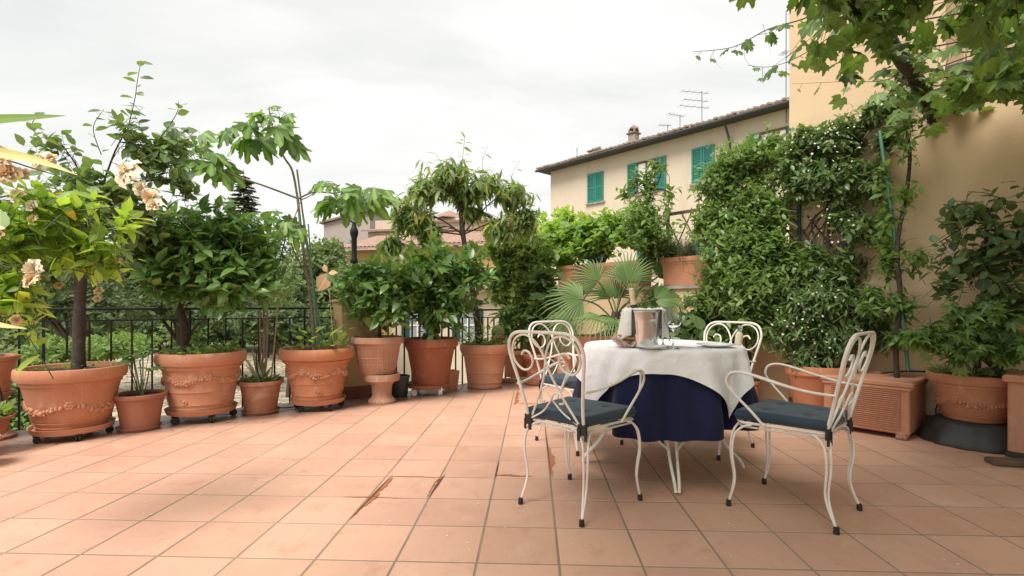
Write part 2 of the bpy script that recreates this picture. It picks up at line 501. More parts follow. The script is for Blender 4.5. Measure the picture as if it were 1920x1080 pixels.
ACER = leaf_lobed([(0, 1.0), (12, .62), (24, .45), (42, .85), (56, .5), (80, .66), (100, .45), (140, .3), (172, .12)], droop=.2, teeth=.0)
OV = leaf_oval(.25, .10, .15)                    # oval
OVR = leaf_oval(.36, .08, .12, shape=.85)         # round
LONG = leaf_oval(.13, .12, .30)                   # long drooping
TINY = leaf_oval(.22, .1, .1, rows=4)
NEEDLE = leaf_oval(.06, .0, .05, rows=3) if False else (np.array([(0, 0, 0), (.06, .5, 0), (0, 1, 0), (-.06, .5, 0)]), [(0, 1, 2, 3)], np.array([(.5, 0), (1, .5), (.5, 1), (0, .5)]))
DIAM = (np.array([(0, 0, 0), (-.28, .45, .05), (0, .5, 0), (.28, .45, .05), (0, 1, -.08)]), [(0, 2, 1), (0, 3, 2), (1, 2, 4), (2, 3, 4)], np.array([(.5, 0), (0, .5), (.5, .5), (1, .5), (.5, 1)]))
STAR = (np.array([(0, 0, 0)] + [(math.cos(a * math.pi / 5) * (1 if a % 2 == 0 else .35), math.sin(a * math.pi / 5) * (1 if a % 2 == 0 else .35), .12 if a % 2 == 0 else 0) for a in range(10)]),
        [(0, 1 + i, 1 + (i + 1) % 10) for i in range(10)], np.array([(0, 0)] + [(0, 0)] * 10))
_tm = {}
def norm(a): return a / np.maximum(np.linalg.norm(a, axis=-1, keepdims=True), 1e-9)
def frames(P, D, Nn, S):
    y = norm(D); z = Nn - (Nn * y).sum(-1, keepdims=True) * y; z = norm(z); x = np.cross(y, z)
    return np.stack([x, y, z], axis=2) * S[:, None, None]      # columns
def joined_mesh(name, tmpl, P, A, mat):
    V, Fs, UV = tmpl; n = len(P); nv = len(V)
    allv = (np.einsum('nij,vj->nvi', A, V) + P[:, None, :]).reshape(-1, 3)
    me = bpy.data.meshes.new(name)
    lens = np.array([len(f) for f in Fs]); flat = np.concatenate([np.array(f) for f in Fs])
    loops = (flat[None, :] + (np.arange(n) * nv)[:, None]).reshape(-1)
    tot = np.tile(lens, n); starts = np.concatenate([[0], np.cumsum(tot)[:-1]])
    me.vertices.add(len(allv)); me.vertices.foreach_set('co', allv.reshape(-1).astype(np.float32))
    me.loops.add(len(loops)); me.loops.foreach_set('vertex_index', loops.astype(np.int32))
    me.polygons.add(len(tot)); me.polygons.foreach_set('loop_start', starts.astype(np.int32)); me.polygons.foreach_set('loop_total', tot.astype(np.int32))
    uvl = me.uv_layers.new(name='UVMap')
    uvl.data.foreach_set('uv', np.tile(UV[flat], (n, 1)).reshape(-1).astype(np.float32))
    me.materials.append(mat)
    me.polygons.foreach_set('use_smooth', np.ones(len(tot), dtype=bool))
    me.update(calc_edges=True)
    return me
def put_leaves(root, tmpl, P, D, Nn, S, mat, nobj=0, name='leaf', stuff='foliage', key=None):
    P = np.asarray(P, float); D = np.asarray(D, float); Nn = np.asarray(Nn, float); S = np.asarray(S, float)
    A = frames(P, D, Nn, S)
    loc = np.array(root.location)
    if nobj > 0:
        ctr = P.mean(0)
        d = np.linalg.norm(P - np.array([0, 0, 1.0]), axis=1)
        order = np.argsort(d - S * 2)
        sel = order[:nobj]; rest = order[nobj:]
        k = (id(tmpl), mat.name)
        if k not in _tm:
            _tm[k] = joined_mesh(name, tmpl, np.zeros((1, 3)), np.eye(3)[None], mat)
        me = _tm[k]
        for i in sel:
            o = bpy.data.objects.new(name, me); col.objects.link(o); o.parent = root
            mt = np.eye(4); mt[:3, :3] = A[i]; mt[:3, 3] = P[i] - loc
            o.matrix_local = Matrix(mt.tolist())
    else:
        rest = np.arange(len(P))
    if len(rest):
        o = link(stuff, joined_mesh(stuff, tmpl, P[rest] - loc, A[rest], mat), root, 'stuff')
        return o

def rsph(n):
    v = rng.normal(size=(n, 3)); return norm(v)
def twigs_in(blobs, ntw, L0, nleaf, up=.35, droop=0.0, rmin=.35, leafdir=.45, spread=1.0, flat=.8, nout=.35, inner=.25, size=.07, sv=.25, ragged=.16, ldroop=None):
    """blobs: (cx,cy,cz,rx,ry,rz,weight). returns leaves P,D,N,S and twig polylines"""
    B = np.array([b[:6] for b in blobs], float); w = np.array([b[6] if len(b) > 6 else b[3] * b[4] * b[5] for b in blobs], float); w /= w.sum()
    bi = rng.choice(len(B), ntw, p=w)
    d = rsph(ntw)
    rad = rmin + (1 - rmin) * rng.random(ntw) ** .6
    jit = 1 + ragged * rng.normal(size=ntw)
    ldroop = droop if ldroop is None else ldroop
    C = B[bi, :3]; RR = B[bi, 3:]
    tip = C + d * RR * (rad * jit)[:, None]
    td = norm(d * spread + np.array([0, 0, up]) + .45 * rng.normal(size=(ntw, 3)))
    Ls = L0 * (.6 + .7 * rng.random(ntw))
    base = tip - td * Ls[:, None] - np.array([0, 0, .25])[None] * Ls[:, None]
    mid = (tip + base) / 2 + .1 * Ls[:, None] * rng.normal(size=(ntw, 3))
    tipd = tip - np.array([0, 0, droop])[None] * Ls[:, None]
    P = []; D = []; NN = []; S = []
    ctr = C
    for k in range(nleaf):
        t = inner + (1 - inner) * (k + .5) / nleaf + .04 * rng.normal(size=ntw); t = np.clip(t, .05, 1.0)[:, None]
        p = (1 - t) ** 2 * base + 2 * t * (1 - t) * mid + t * t * tipd
        tg = norm(2 * (1 - t) * (mid - base) + 2 * t * (tipd - mid))
        ang = k * 2.4 + rng.random(ntw) * 1.0 + bi * 1.3
        a1 = norm(np.cross(tg, np.array([0.13, .2, 1.0]))); a2 = np.cross(tg, a1)
        pr = a1 * np.cos(ang)[:, None] + a2 * np.sin(ang)[:, None]
        dd = norm(tg * leafdir + pr * flat + np.array([0, 0, -ldroop]) + .2 * rng.normal(size=(ntw, 3)))
        nn = norm(np.array([0, 0, 1.0]) + d * nout + .35 * rng.normal(size=(ntw, 3)) - (0))
        P.append(p); D.append(dd); NN.append(nn); S.append(size * (1 + sv * rng.normal(size=ntw)).clip(.45, 1.6))
    return np.concatenate(P), np.concatenate(D), np.concatenate(NN), np.concatenate(S), (base, mid, tipd)
def build_twigs(root, tw, r, mat, name='twigs', every=1):
    base, mid, tip = tw; mb = MB(); loc = np.array(root.location)
    for i in range(0, len(base), every):
        mb.tube([base[i] - loc, mid[i] - loc, tip[i] - loc], [r, r * .75, r * .4], 3, cap=False)
    mb.build(name, mat, root, kind='stuff')
def pxblob(px, py, Y, rx, ry, rz=None, w=None):
    """ellipsoid crown lobe seen at pixel (px,py) from a distance Y, radii in photo pixels"""
    c = at(px, py, Y); k = Y / F
    return (c.x, c.y, c.z, rx * k, (rz if rz else rx * k), ry * k) + ((w,) if w else ())

def plant(name, label, cat, base, blobs, tmpl, mat, size, ntw, nleaf, twl=.22, group=None, nobj=0, trunk=None, tr=.03, trunk_mat='bark',
          limbs=True, twr=.0025, forks=None, lk=.45, **kw):
    root = empty(name, base, 0, label, cat, group)
    P, D, NN, S, tw = twigs_in(blobs, ntw, twl, nleaf, size=size, **kw)
    b = Vector(base)
    if trunk:
        path = spline([Vector(p) - b for p in trunk], 5)
        n = len(path)
        MBt = MB().tube(path, [tr * (1 - .45 * i / (n - 1)) * (1 + .08 * math.sin(i * 1.7)) for i in range(n)], 10)
        MBt.build('trunk', M[trunk_mat], root, smooth=60)
        end = Vector(trunk[-1])
    else:
        end = Vector(base)
    if limbs:
        for q, bl in enumerate(blobs):
            c = Vector(bl[:3])
            st = end if not forks else Vector(trunk[forks[q % len(forks)]])
            if (c - st).length < .06: continue
            md = (st + c) / 2 + Vector((rng.normal() * .04, rng.normal() * .04, .06))
            pth = [p - b for p in spline([st, md, c], 4)]; n = len(pth)
            mb = MB().tube(pth, [tr * lk * (1 - .6 * i / (n - 1)) for i in range(n)], 6)
            # side shoots from the limb to some twig bases
            dist = np.linalg.norm(tw[0] - np.array(c), axis=1)
            for i in [k for k in np.argsort(dist)[:14:2] if dist[k] < .35]:
                e = Vector(tw[0][i]) - b; s_ = pth[rng.integers(n // 3, n)]
                mb.tube([s_, (s_ + e) / 2 + Vector((0, 0, .015)), e], [tr * lk * .4, tr * lk * .3, twr], 4, cap=False)
            mb.build('branch', M[trunk_mat], root, smooth=60)
    build_twigs(root, tw, twr, M['stem'] if size < .2 else M['bark'])
    put_leaves(root, tmpl, P, D, NN, S, mat, nobj)
    return root

# ================================================================== THE SETTING
gm, nt, b = nodes('garden_ground_mat')
g = N(nt, 'ShaderNodeNewGeometry').outputs['Position']
f1 = noise(nt, .12, 5, .6, g); f2 = noise(nt, 3.0, 5, .7, g)
c = mixc(nt, mapr(nt, f2, .3, .7), (.10, .14, .04), (.16, .20, .07))
c = mixc(nt, mapr(nt, f1, .5, .6), c, (.24, .20, .14))
nt.links.new(c, b.inputs['Base Color']); b.inputs['Roughness'].default_value = .95
bump(nt, b, f2, .8, .1)
MB().box((0, 150, -3.55), (900, 900, 1.0)).build('garden_ground', gm, kind='structure')

pm, nt, b = nodes('gravel_mat')
g = N(nt, 'ShaderNodeNewGeometry').outputs['Position']
vo = N(nt, 'ShaderNodeTexVoronoi'); vo.inputs['Scale'].default_value = 2.6; nt.links.new(g, vo.inputs['Vector'])
c = mixc(nt, mapr(nt, noise(nt, 1.2, 6, .7, g), .3, .7), (.36, .29, .20), (.55, .48, .37))
c = mixc(nt, mapr(nt, vo.outputs['Distance'], .25, .6, 0, .6), c, (.16, .14, .09))
nt.links.new(c, b.inputs['Base Color']); b.inputs['Roughness'].default_value = .95; bump(nt, b, vo.outputs['Distance'], 1.0, .1)
MB().add([(-44, 13, -3.03), (4, 9, -3.03), (4, 46, -3.03), (-44, 46, -3.03)], [(0, 1, 2, 3)]).build('gravel_yard', pm, kind='structure')
# loose stones of the yard
ns = 4200
mb = MB()
for i in range(ns):
    y = 10 + 30 * random.random() ** 1.4; x = -30 + 33 * random.random()
    r_ = random.uniform(.08, .26)
    mb.blob((x, y, -3.03), r_, random.uniform(.8, 1.5), random.uniform(.7, 1.2), random.uniform(.25, .5), 6, 3)
stones = mb.build('yard_stones', simple('yard_stone', (.60, .52, .40), .9, c2=(.36, .30, .22), scale=1.5, bmp=.7), smooth=50, kind='stuff')
tag(stones, 'pale rough stones paving the yard beyond the railing', 'stones')

# ---- terrace slab, kerb and tiles
A_ = FP(-6, .18); B_ = FP(2.6, .18)                 # edge of the tile field beside the railing
KX = FP(2.35, .05)                                   # pillar corner
F2a = Vector((-1.55, 5.70, 0)); F2b = Vector((.42, 7.42, 0)); D2 = (F2b - F2a).normalized(); N2 = Vector((-D2.y, D2.x, 0))
near = [Vector((-9.0, -3.0, 0)), Vector((8.2, -3.0, 0))]
poly = [FP(-5.5, .14), FP(2.45, .14), F2a - N2 * .12, F2b - N2 * .12, W(-4.9, 0), W(4.5, 0), Vector((6.0, -3.0, 0)), Vector((-8.6, -3.0, 0))]
poly = [Vector((p.x, p.y, 0)) for p in poly][::-1]
mb = MB()
n = len(poly)
top = [(p.x, p.y, -.0020) for p in poly]; bot = [(p.x, p.y, -3.1) for p in poly]
mb.add(top + bot, [tuple(range(n))[::-1]] + [(i, (i + 1) % n, n + (i + 1) % n, n + i) for i in range(n)])
groutm, nt, b = nodes('grout')
g = N(nt, 'ShaderNodeNewGeometry').outputs['Position']
c = mixc(nt, mapr(nt, noise(nt, 1.1, 5, .6, g), .35, .65), (.20, .155, .11), (.33, .27, .195))
nt.links.new(c, b.inputs['Base Color']); b.inputs['Roughness'].default_value = .9; bump(nt, b, noise(nt, 120, 3, .6, g), .5, .003)
floor = mb.build('terrace_floor', groutm, kind='structure')
# make sure the top faces up
if floor.data.polygons[0].normal.z < 0: floor.data.flip_normals()
# kerb below the railing
mb = MB()
for a, bb, nn_ in ((FP(-5.5, .14), FP(2.5, .14), FN), (F2a - N2 * .12, F2b - N2 * .12, N2)):
    d_ = (bb - a).normalized(); m_c = (a + bb) / 2 + nn_ * .16
    mb.box((m_c.x, m_c.y, -.20), ((bb - a).length, .30, .22), math.atan2(d_.y, d_.x))
mb.build('terrace_kerb', M['slab'], kind='structure')

tilem, nt, b = nodes('terracotta_tile')
g = N(nt, 'ShaderNodeNewGeometry'); pos = g.outputs['Position']
oi = objrand(nt)
add = N(nt, 'ShaderNodeMath', operation='ADD'); nt.links.new(g.outputs['Random Per Island'], add.inputs[0]); nt.links.new(oi, add.inputs[1])
fr = N(nt, 'ShaderNodeMath', operation='FRACT'); nt.links.new(add.outputs[0], fr.inputs[0])
c = mixc(nt, fr.outputs[0], (.51, .275, .200), (.61, .35, .260))
c = mixc(nt, mapr(nt, noise(nt, 1.3, 5, .6, pos), .35, .7, 0, .7), c, (.66, .41, .28))
c = mixc(nt, mapr(nt, noise(nt, 7, 6, .7, pos), .55, .75, 0, .55), c, (.42, .19, .12))
c = mixc(nt, mapr(nt, noise(nt, 2.2, 7, .75, pos, .8), .56, .72, 0, .5), c, (.70, .50, .38))
mp = N(nt, 'ShaderNodeMapping'); mp.inputs['Scale'].default_value = (40, 6, 1); mp.inputs['Rotation'].default_value = (0, 0, .04); nt.links.new(pos, mp.inputs[0])
gr = noise(nt, 1, 4, .6, mp.outputs[0])
c = mixc(nt, mapr(nt, gr, .55, .8, 0, .18), c, (.38, .17, .10))
vo = N(nt, 'ShaderNodeTexVoronoi'); vo.inputs['Scale'].default_value = 2.3; nt.links.new(pos, vo.inputs['Vector'])
c = mixc(nt, mapr(nt, vo.outputs['Distance'], .012, .03, .6, 0), c, (.25, .12, .08))
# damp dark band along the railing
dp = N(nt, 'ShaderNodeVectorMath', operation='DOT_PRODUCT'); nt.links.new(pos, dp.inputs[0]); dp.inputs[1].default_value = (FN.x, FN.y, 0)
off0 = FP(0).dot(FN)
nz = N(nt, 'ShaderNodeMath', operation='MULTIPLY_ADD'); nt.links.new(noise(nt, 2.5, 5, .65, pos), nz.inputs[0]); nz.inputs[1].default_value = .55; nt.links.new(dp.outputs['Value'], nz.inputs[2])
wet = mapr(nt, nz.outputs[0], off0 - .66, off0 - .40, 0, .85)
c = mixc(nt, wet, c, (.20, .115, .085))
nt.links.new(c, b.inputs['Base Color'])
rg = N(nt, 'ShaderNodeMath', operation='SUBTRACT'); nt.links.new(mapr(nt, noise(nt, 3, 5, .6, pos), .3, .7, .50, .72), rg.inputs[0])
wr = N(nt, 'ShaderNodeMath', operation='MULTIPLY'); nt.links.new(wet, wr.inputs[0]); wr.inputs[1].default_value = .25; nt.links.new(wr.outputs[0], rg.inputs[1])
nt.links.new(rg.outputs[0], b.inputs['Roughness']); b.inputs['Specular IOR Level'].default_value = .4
bump(nt, b, noise(nt, 14, 6, .65, pos), .22, .006)

def clip(pl, a, nrm):
    out = []
    for i in range(len(pl)):
        p, q = pl[i], pl[(i + 1) % len(pl)]
        dp_, dq = (p - a).dot(nrm), (q - a).dot(nrm)
        if dp_ <= 0: out.append(p)
        if dp_ * dq < 0: out.append(p + (q - p) * (dp_ / (dp_ - dq)))
    return out
TP = .319; TA = R(-2.37)
U = Vector((math.cos(TA), math.sin(TA), 0)); V = Vector((-math.sin(TA), math.cos(TA), 0))
T0 = Vector((.179, 1.852, 0)); 
row_p = Vector((0, 1.942, 0)); T0 = T0 + V * ((row_p - T0).dot(V))
cuts = [(FP(0, .14), FN), (W0, WN), (F2a - N2 * .12, N2)]
tiles = []
for i in range(-26, 22):
    for j in range(-9, 18):
        g0 = .0050
        c0 = [T0 + U * (i * TP + g0) + V * (j * TP + g0), T0 + U * ((i + 1) * TP - g0) + V * (j * TP + g0),
              T0 + U * ((i + 1) * TP - g0) + V * ((j + 1) * TP - g0), T0 + U * (i * TP + g0) + V * ((j + 1) * TP - g0)]
        cc = sum(c0, Vector()) / 4
        pl = c0
        # left field is bounded by the railing; beyond the pillar by the second railing
        if cc.x < -1.6: pl = clip(pl, *cuts[0])
        else: pl = clip(pl, *cuts[2])
        pl = clip(pl, *cuts[1]) if len(pl) > 2 else pl
        if len(pl) < 3: continue
        cc = sum(pl, Vector()) / len(pl)
        ar = sum((pl[k].x * pl[(k + 1) % len(pl)].y - pl[(k + 1) % len(pl)].x * pl[k].y) for k in range(len(pl))) / 2
        if abs(ar) < .004: continue
        vis = cc.y > 1.72 and abs(cc.x / max(cc.y, .1)) < 1.12
        tiles.append((0 if vis else 1, cc.y, pl, cc, len(pl) == 4 and abs(abs(ar) - (TP - 2 * g0) ** 2) < 1e-4))
tiles.sort(key=lambda t: (t[0], t[1]))
def tile_geo(mb, pl, cc, z, tilt):
    def Z(p): return z + (p - cc).x * tilt[0] + (p - cc).y * tilt[1]
    n = len(pl); ins = []
    for p in pl:
        dv = (cc - p); ins.append(p + dv.normalized() * .0030)
    vs = [(p.x, p.y, Z(p)) for p in ins] + [(p.x, p.y, Z(p) - .0010) for p in pl] + [(p.x, p.y, -.011) for p in pl]
    fs = [tuple(range(n))]
    for k in range(n):
        k2 = (k + 1) % n
        fs += [(k2, k, n + k, n + k2), (n + k2, n + k, 2 * n + k, 2 * n + k2)]
    mb.add(vs, fs)
base_tiles = []
rr_ = random.Random(3)
for q in range(4):
    mb = MB(); sq = [Vector((-(TP / 2 - .0050), -(TP / 2 - .0050), 0)), Vector(((TP / 2 - .0050), -(TP / 2 - .0050), 0)), Vector(((TP / 2 - .0050), (TP / 2 - .0050), 0)), Vector((-(TP / 2 - .0050), (TP / 2 - .0050), 0))]
    tile_geo(mb, sq, Vector(), 0, (rr_.uniform(-.002, .002), rr_.uniform(-.002, .002)))
    base_tiles.append(mb.mesh('tile', tilem))
cnt = 0; rest = MB()
for v_, y_, pl, cc, full in tiles:
    if v_ == 0 and full and cnt < 300:
        o = link('tile', base_tiles[cnt % 4], floor); o.location = (cc.x, cc.y, rr_.uniform(-.0005, .0005)); o.rotation_euler = (0, 0, TA + rr_.uniform(-.003, .003)); cnt += 1
    elif v_ == 0 and cnt < 300:
        mb = MB(); tile_geo(mb, pl, cc, rr_.uniform(-.0005, .0005), (0, 0)); mb.build('tile', tilem, floor); cnt += 1
    else:
        tile_geo(rest, pl, cc, rr_.uniform(-.0005, .0005), (rr_.uniform(-.002, .002), rr_.uniform(-.002, .002)))
rest.build('tiles', tilem, floor, kind='stuff')

# ---- wet rusty marks where the grout has washed out
stm = simple('wet_rust_mark', (.50, .20, .10), .32, c2=(.38, .13, .065), scale=9)
jm = simple('open_joint', (.13, .055, .035), .6)
def gp(px, py): Y = F / (py - HZ); return Vector((gx(px, Y), Y, 0))
def stain(pts, wmax, seed):
    r = random.Random(seed); mb = MB(); P = [gp(*p) for p in pts]
    fine = []
    for a, b2 in zip(P[:-1], P[1:]):
        for k in range(36): fine.append(a.lerp(b2, k / 36))
    fine.append(P[-1]); n = len(fine); vs = []
    ph = [(r.uniform(3, 6), r.random() * 6), (r.uniform(9, 15), r.random() * 6), (r.uniform(25, 40), r.random() * 6), (r.uniform(50, 80), r.random() * 6)]
    def nz(t, o): return sum(math.sin(f * t + p + o) / (k + 1.2) for k, (f, p) in enumerate(ph)) / 1.6
    for i, p in enumerate(fine):
        t = (fine[min(i + 1, n - 1)] - fine[max(i - 1, 0)]).normalized(); s = Vector((t.y, -t.x, 0)); u = i / (n - 1)
        env = min(1, 5 * u, 5 * (1 - u)) ** .7
        wr = max(.002, (.35 + .65 * nz(u, 0)) * wmax) * env; wl = max(.001, (.10 + .18 * nz(u, 2.0)) * wmax) * env
        vs += [p - s * wl, p + s * (.001 + wr)]
    mb.add([(v.x, v.y, .0032) for v in vs], [(2 * i, 2 * i + 1, 2 * i + 3, 2 * i + 2) for i in range(n - 1)])
    o = mb.build('rust_stain', stm, floor)
    o['kind'] = 'stuff'
    if o.data.polygons[0].normal.z < 0: o.data.flip_normals()
def joint(a, b2, w=.011):
    a, b2 = gp(*a), gp(*b2); t = (b2 - a).normalized(); s = Vector((t.y, -t.x, 0)) * w / 2
    mb = MB(); m1 = (a + b2) / 2
    vs = [a, m1 - s, m1 + s, b2]
    mb.add([(v.x, v.y, .0046) for v in vs], [(0, 2, 1), (1, 2, 3)])
    o = mb.build('open_joint', jm, floor); o['kind'] = 'stuff'
    for p in o.data.polygons:
        if p.normal.z < 0: o.data.flip_normals(); break
stain([(655, 975), (695, 935), (735, 893)], .035, 1); joint((653, 978), (740, 887), .013)
stain([(640, 932), (700, 932), (775, 936)], .012, 2); stain([(800, 933), (815, 905), (832, 893)], .022, 3); joint((800, 938), (836, 888), .012)
stain([(735, 893), (790, 894), (830, 897)], .008, 4)
stain([(1000, 894), (965, 893), (925, 892)], .032, 5); stain([(1036, 896), (1030, 865), (1030, 838)], .04, 6); joint((1034, 900), (1022, 800), .011); joint((928, 900), (935, 865), .010)
stain([(964, 760), (968, 740), (972, 728)], .05, 7); stain([(968, 757), (1000, 757), (1035, 758)], .03, 8)

# ---- walls on the right
def wall_block(name, s0, s1, z0, z1, th, mat, off=0.0, **kw):
    mb = MB(); c_ = W((s0 + s1) / 2, off - th / 2 if off == 0 else off - th / 2)
    mb.box((c_.x, c_.y, (z0 + z1) / 2), (abs(s1 - s0), th, z1 - z0), math.atan2(WD.y, WD.x))
    return mb.build(name, mat, **kw)
SC = -1.118
o = wall_block('parapet_wall', -5.2, SC - .002, -3.1, 1.19, .30, M['wall']); tag(o, 'low ochre plastered parapet wall carrying the long planters', 'wall')
cap = wall_block('coping', -5.2, SC - .004, 1.19, 1.225, .36, M['stone'], off=.03); cap.parent = o
o = wall_block('house_wall', SC, 6.0, -3.1, 2.82, 4.0, M['wall']); tag(o, 'plain ochre terrace wall behind the right hand planters under the vine', 'wall')
up = wall_block('tall_wall', SC, .05, 2.82, 7.5, 3.995, M['wall'], off=-.003); tag(up, 'tall ochre house wall rising above the white starred climber', 'wall')
up2 = wall_block('setback_wall', .052, 6.0, 2.90, 7.4, 3.0, M['wall_up'], off=-.9); tag(up2, 'paler set back upper wall seen through the grapevine', 'wall')
cp = wall_block('wall_coping', .055, 6.0, 2.825, 2.90, .9, M['eave'], off=.05); tag(cp, 'dark coping strip along the top of the right wall', 'coping')
# skirting
sk = wall_block('skirting', SC, 6.0, 0.004, .10, .015, M['skirt'], off=.015); sk.parent = o
o = None

# ---- railings
def railing(name, a, bdir, length, ztop, zmid, zbot, spacing, post_every, label, bar=.008, offp=0):
    root = empty(name, (a.x, a.y, 0), math.atan2(bdir.y, bdir.x), label, 'railing')
    MB().box((length / 2, 0, ztop), (length, .04, .022), bev=.004).build('top_rail', M['iron'], root)
    MB().box((length / 2, 0, zmid), (length, .02, .012)).build('middle_rail', M['iron'], root)
    MB().box((length / 2, 0, zbot), (length, .025, .014)).build('bottom_rail', M['iron'], root)
    n = int(length / spacing)
    bm_ = MB().box((0, 0, (zmid + zbot) / 2), (.015, .015, zmid - zbot - .014)).mesh('baluster', M['iron'])
    pm_ = MB().box((0, 0, (ztop + zbot) / 2 - .03), (.019, .019, ztop - zbot + .03)).mesh('post', M['iron'])
    for i in range(n + 1):
        x = .05 + i * spacing
        ispost = (i % post_every == offp)
        o = link('post' if ispost else 'baluster', pm_ if ispost else bm_, root); o.location = (x, 0.0 if not ispost else .004, 0)
    return root
railing('railing', FP(-3.4), FD, 5.93, .965, .865, -.045, .147, 7, 'long black iron railing behind the left row of pots', offp=3)
railing('railing', F2a, D2, (F2b - F2a).length, .935, .835, -.03, .105, 9, 'short black iron railing right of the ochre pillar behind three pots')

# ---- pillar with the lamp
px0 = Vector((-1.706, 5.549, 0))
pr = math.atan2(FD.y, FD.x)
pil = empty('garden_pillar', (px0.x, px0.y, 0), pr, 'ochre plastered pillar with stone cap between the two railings', 'pillar')
MB().box((.0, .0, .515), (.44, .30, 1.03), bev=.008).build('shaft', M['pillar'], pil)
MB().box((.0, .0, 1.045), (.48, .34, .03), bev=.006).build('cap', M['pillar'], pil)
MB().box((.0, .0, .065), (.46, .32, .13), bev=.004).build('plinth', M['skirt'], pil)
lx = gx(664, 5.6)
lamp = empty('garden_lamp', (lx, 5.6, 1.06), .3, 'black cast iron lantern post rising from the ochre pillar', 'lamp')
lamp.scale = (1, 1, .88)
MB().lathe([(.075, 0), (.075, .03), (.05, .05), (.038, .10), (.034, .45), (.044, .47), (.044, .50), (.03, .53), (.03, .78), (.045, .83), (.045, .88), (.028, .92), (.02, .98), (.0, .99)], 14).build('column', M['iron'], lamp, smooth=40)
fr_ = MB()
for k in range(4):
    a = k * math.pi / 2 + .785
    fr_.tube([(math.cos(a) * .02, math.sin(a) * .02, .98), (math.cos(a) * .075, math.sin(a) * .075, 1.0), (math.cos(a) * .07, math.sin(a) * .07, 1.05)], .006, 5)
    fr_.tube([(math.cos(a) * .07, math.sin(a) * .07, 1.05), (math.cos(a) * .12, math.sin(a) * .12, 1.30)], .006, 5)
fr_.build('lantern_frame', M['iron'], lamp)
MB().lathe([(.07, 1.05), (.115, 1.30)], 4, cap0=True).build('pane', M['glass'], lamp).rotation_euler = (0, 0, .785)
MB().lathe([(.15, 1.30), (.14, 1.32), (.06, 1.40), (.02, 1.42), (.02, 1.46), (0, 1.47)], 8).build('lantern_roof', M['iron'], lamp)
# tap on the pillar's left face
tp = Vector((-1.935 - FD.x * .012, 5.455 - FD.y * .012, .82))
tap = empty('gate_latch', tp, pr, 'weathered metal latch fixed on the left face of the ochre pillar', 'latch')
MB().box((0, -.0, 0), (.03, .12, .03)).build('bracket', M['alu'], tap)
MB().tube([(0, .03, 0), (.0, .05, -.02), (0, .045, -.11)], .009, 6).build('handle', M['alu'], tap, smooth=60)
MB().tube([(0, -.05, -.02), (0, -.05, .03)], .016, 8).build('knob', M['alu'], tap, smooth=60)

# ---- parapet planters
def long_planter(s0, s1, z0, label):
    c_ = W((s0 + s1) / 2, .0 - .15)
    root = empty('long_planter', (c_.x, c_.y, z0), math.atan2(WD.y, WD.x), label, 'planter', 'terracotta trough planters on the parapet')
    ln = s1 - s0; w = .30; h = .33; mb = MB()
    secs = [(0, .88), (.02, .90), (.05, .90), (.24, .97), (.245, 1.0), (.27, 1.02), (.275, 1.06), (.315, 1.07), (.33, 1.05), (.33, .96), (.28, .94)]
    vs = []; fs = []
    for (z, k) in secs:
        hx = ln / 2 - (1.07 - k) * .16; hy = w / 2 * k
        vs += [(-hx, -hy, z), (hx, -hy, z), (hx, hy, z), (-hx, hy, z)]
    n = len(secs)
    for i in range(n - 1):
        for k in range(4): fs.append((i * 4 + k, i * 4 + (k + 1) % 4, i * 4 + 4 + (k + 1) % 4, i * 4 + 4 + k))
    fs.append((3, 2, 1, 0)); mb.add(vs, fs); mb.build('box', M['terra'], root, smooth=25)
    MB().box((0, 0, .27), (ln - .1, w - .06, .02)).build('soil', M['soil'], root)
    return root
long_planter(-4.25, -2.83, 1.228, 'long terracotta trough on the parapet partly behind palm fans')
long_planter(-2.54, -1.96, 1.228, 'terracotta trough on the parapet holding grey green rosemary')

# ================================================================== BUILDINGS
HD = Vector((.6766, -.7364, 0)); HN = Vector((.7364, .6766, 0)); H0 = Vector((4.29, 25.7, 0))
def HP(s, off=0.0, z=0.0):
    p = H0 + HD * s - HN * off; return Vector((p.x, p.y, z))
hr = math.atan2(HD.y, HD.x)
S0, S1 = -3.15, 19.0
org = HP(S0)
house = empty('cream_house', (org.x, org.y, -3.05), hr, 'large cream plastered house with green shutters under a long dark eave', 'house')
HL = S1 - S0; ZE = 8.44 + 3.05; DP = 9.0
MB().box((HL / 2, DP / 2, ZE / 2), (HL, DP, ZE)).build('wall', M['house'], house)
# roof plane
pit = .30; oh = .55
rf = MB()
nrow = int((HL + 2 * oh) / .26)
vs = []; fs = []
seg = 6
for i in range(nrow * seg + 1):
    x = -oh + i * .26 / seg; z = .055 * abs(math.sin(math.pi * i / seg))
    vs += [(x, -oh, ZE + .10 + z), (x, DP / 2, ZE + .10 + z + pit * (DP / 2 + oh)), (x, DP + oh, ZE + .10 + z)]
for i in range(nrow * seg):
    a = 3 * i; fs += [(a, a + 3, a + 4, a + 1), (a + 1, a + 4, a + 5, a + 2)]
rf.add(vs, fs); roof = rf.build('roof', M['roofclay'], house, smooth=60)
MB().box((HL / 2, DP / 2, ZE + .045), (HL + 2 * oh - .02, DP + 2 * oh - .04, .09)).build('eave', M['eave'], house)
# gutter and rafters
mb = MB(); mb.tube([(-oh - .02, -oh - .05, ZE + .03), (HL + oh, -oh - .05, ZE + .03)], .075, 8); mb.build('gutter', M['eave'], house, smooth=60)
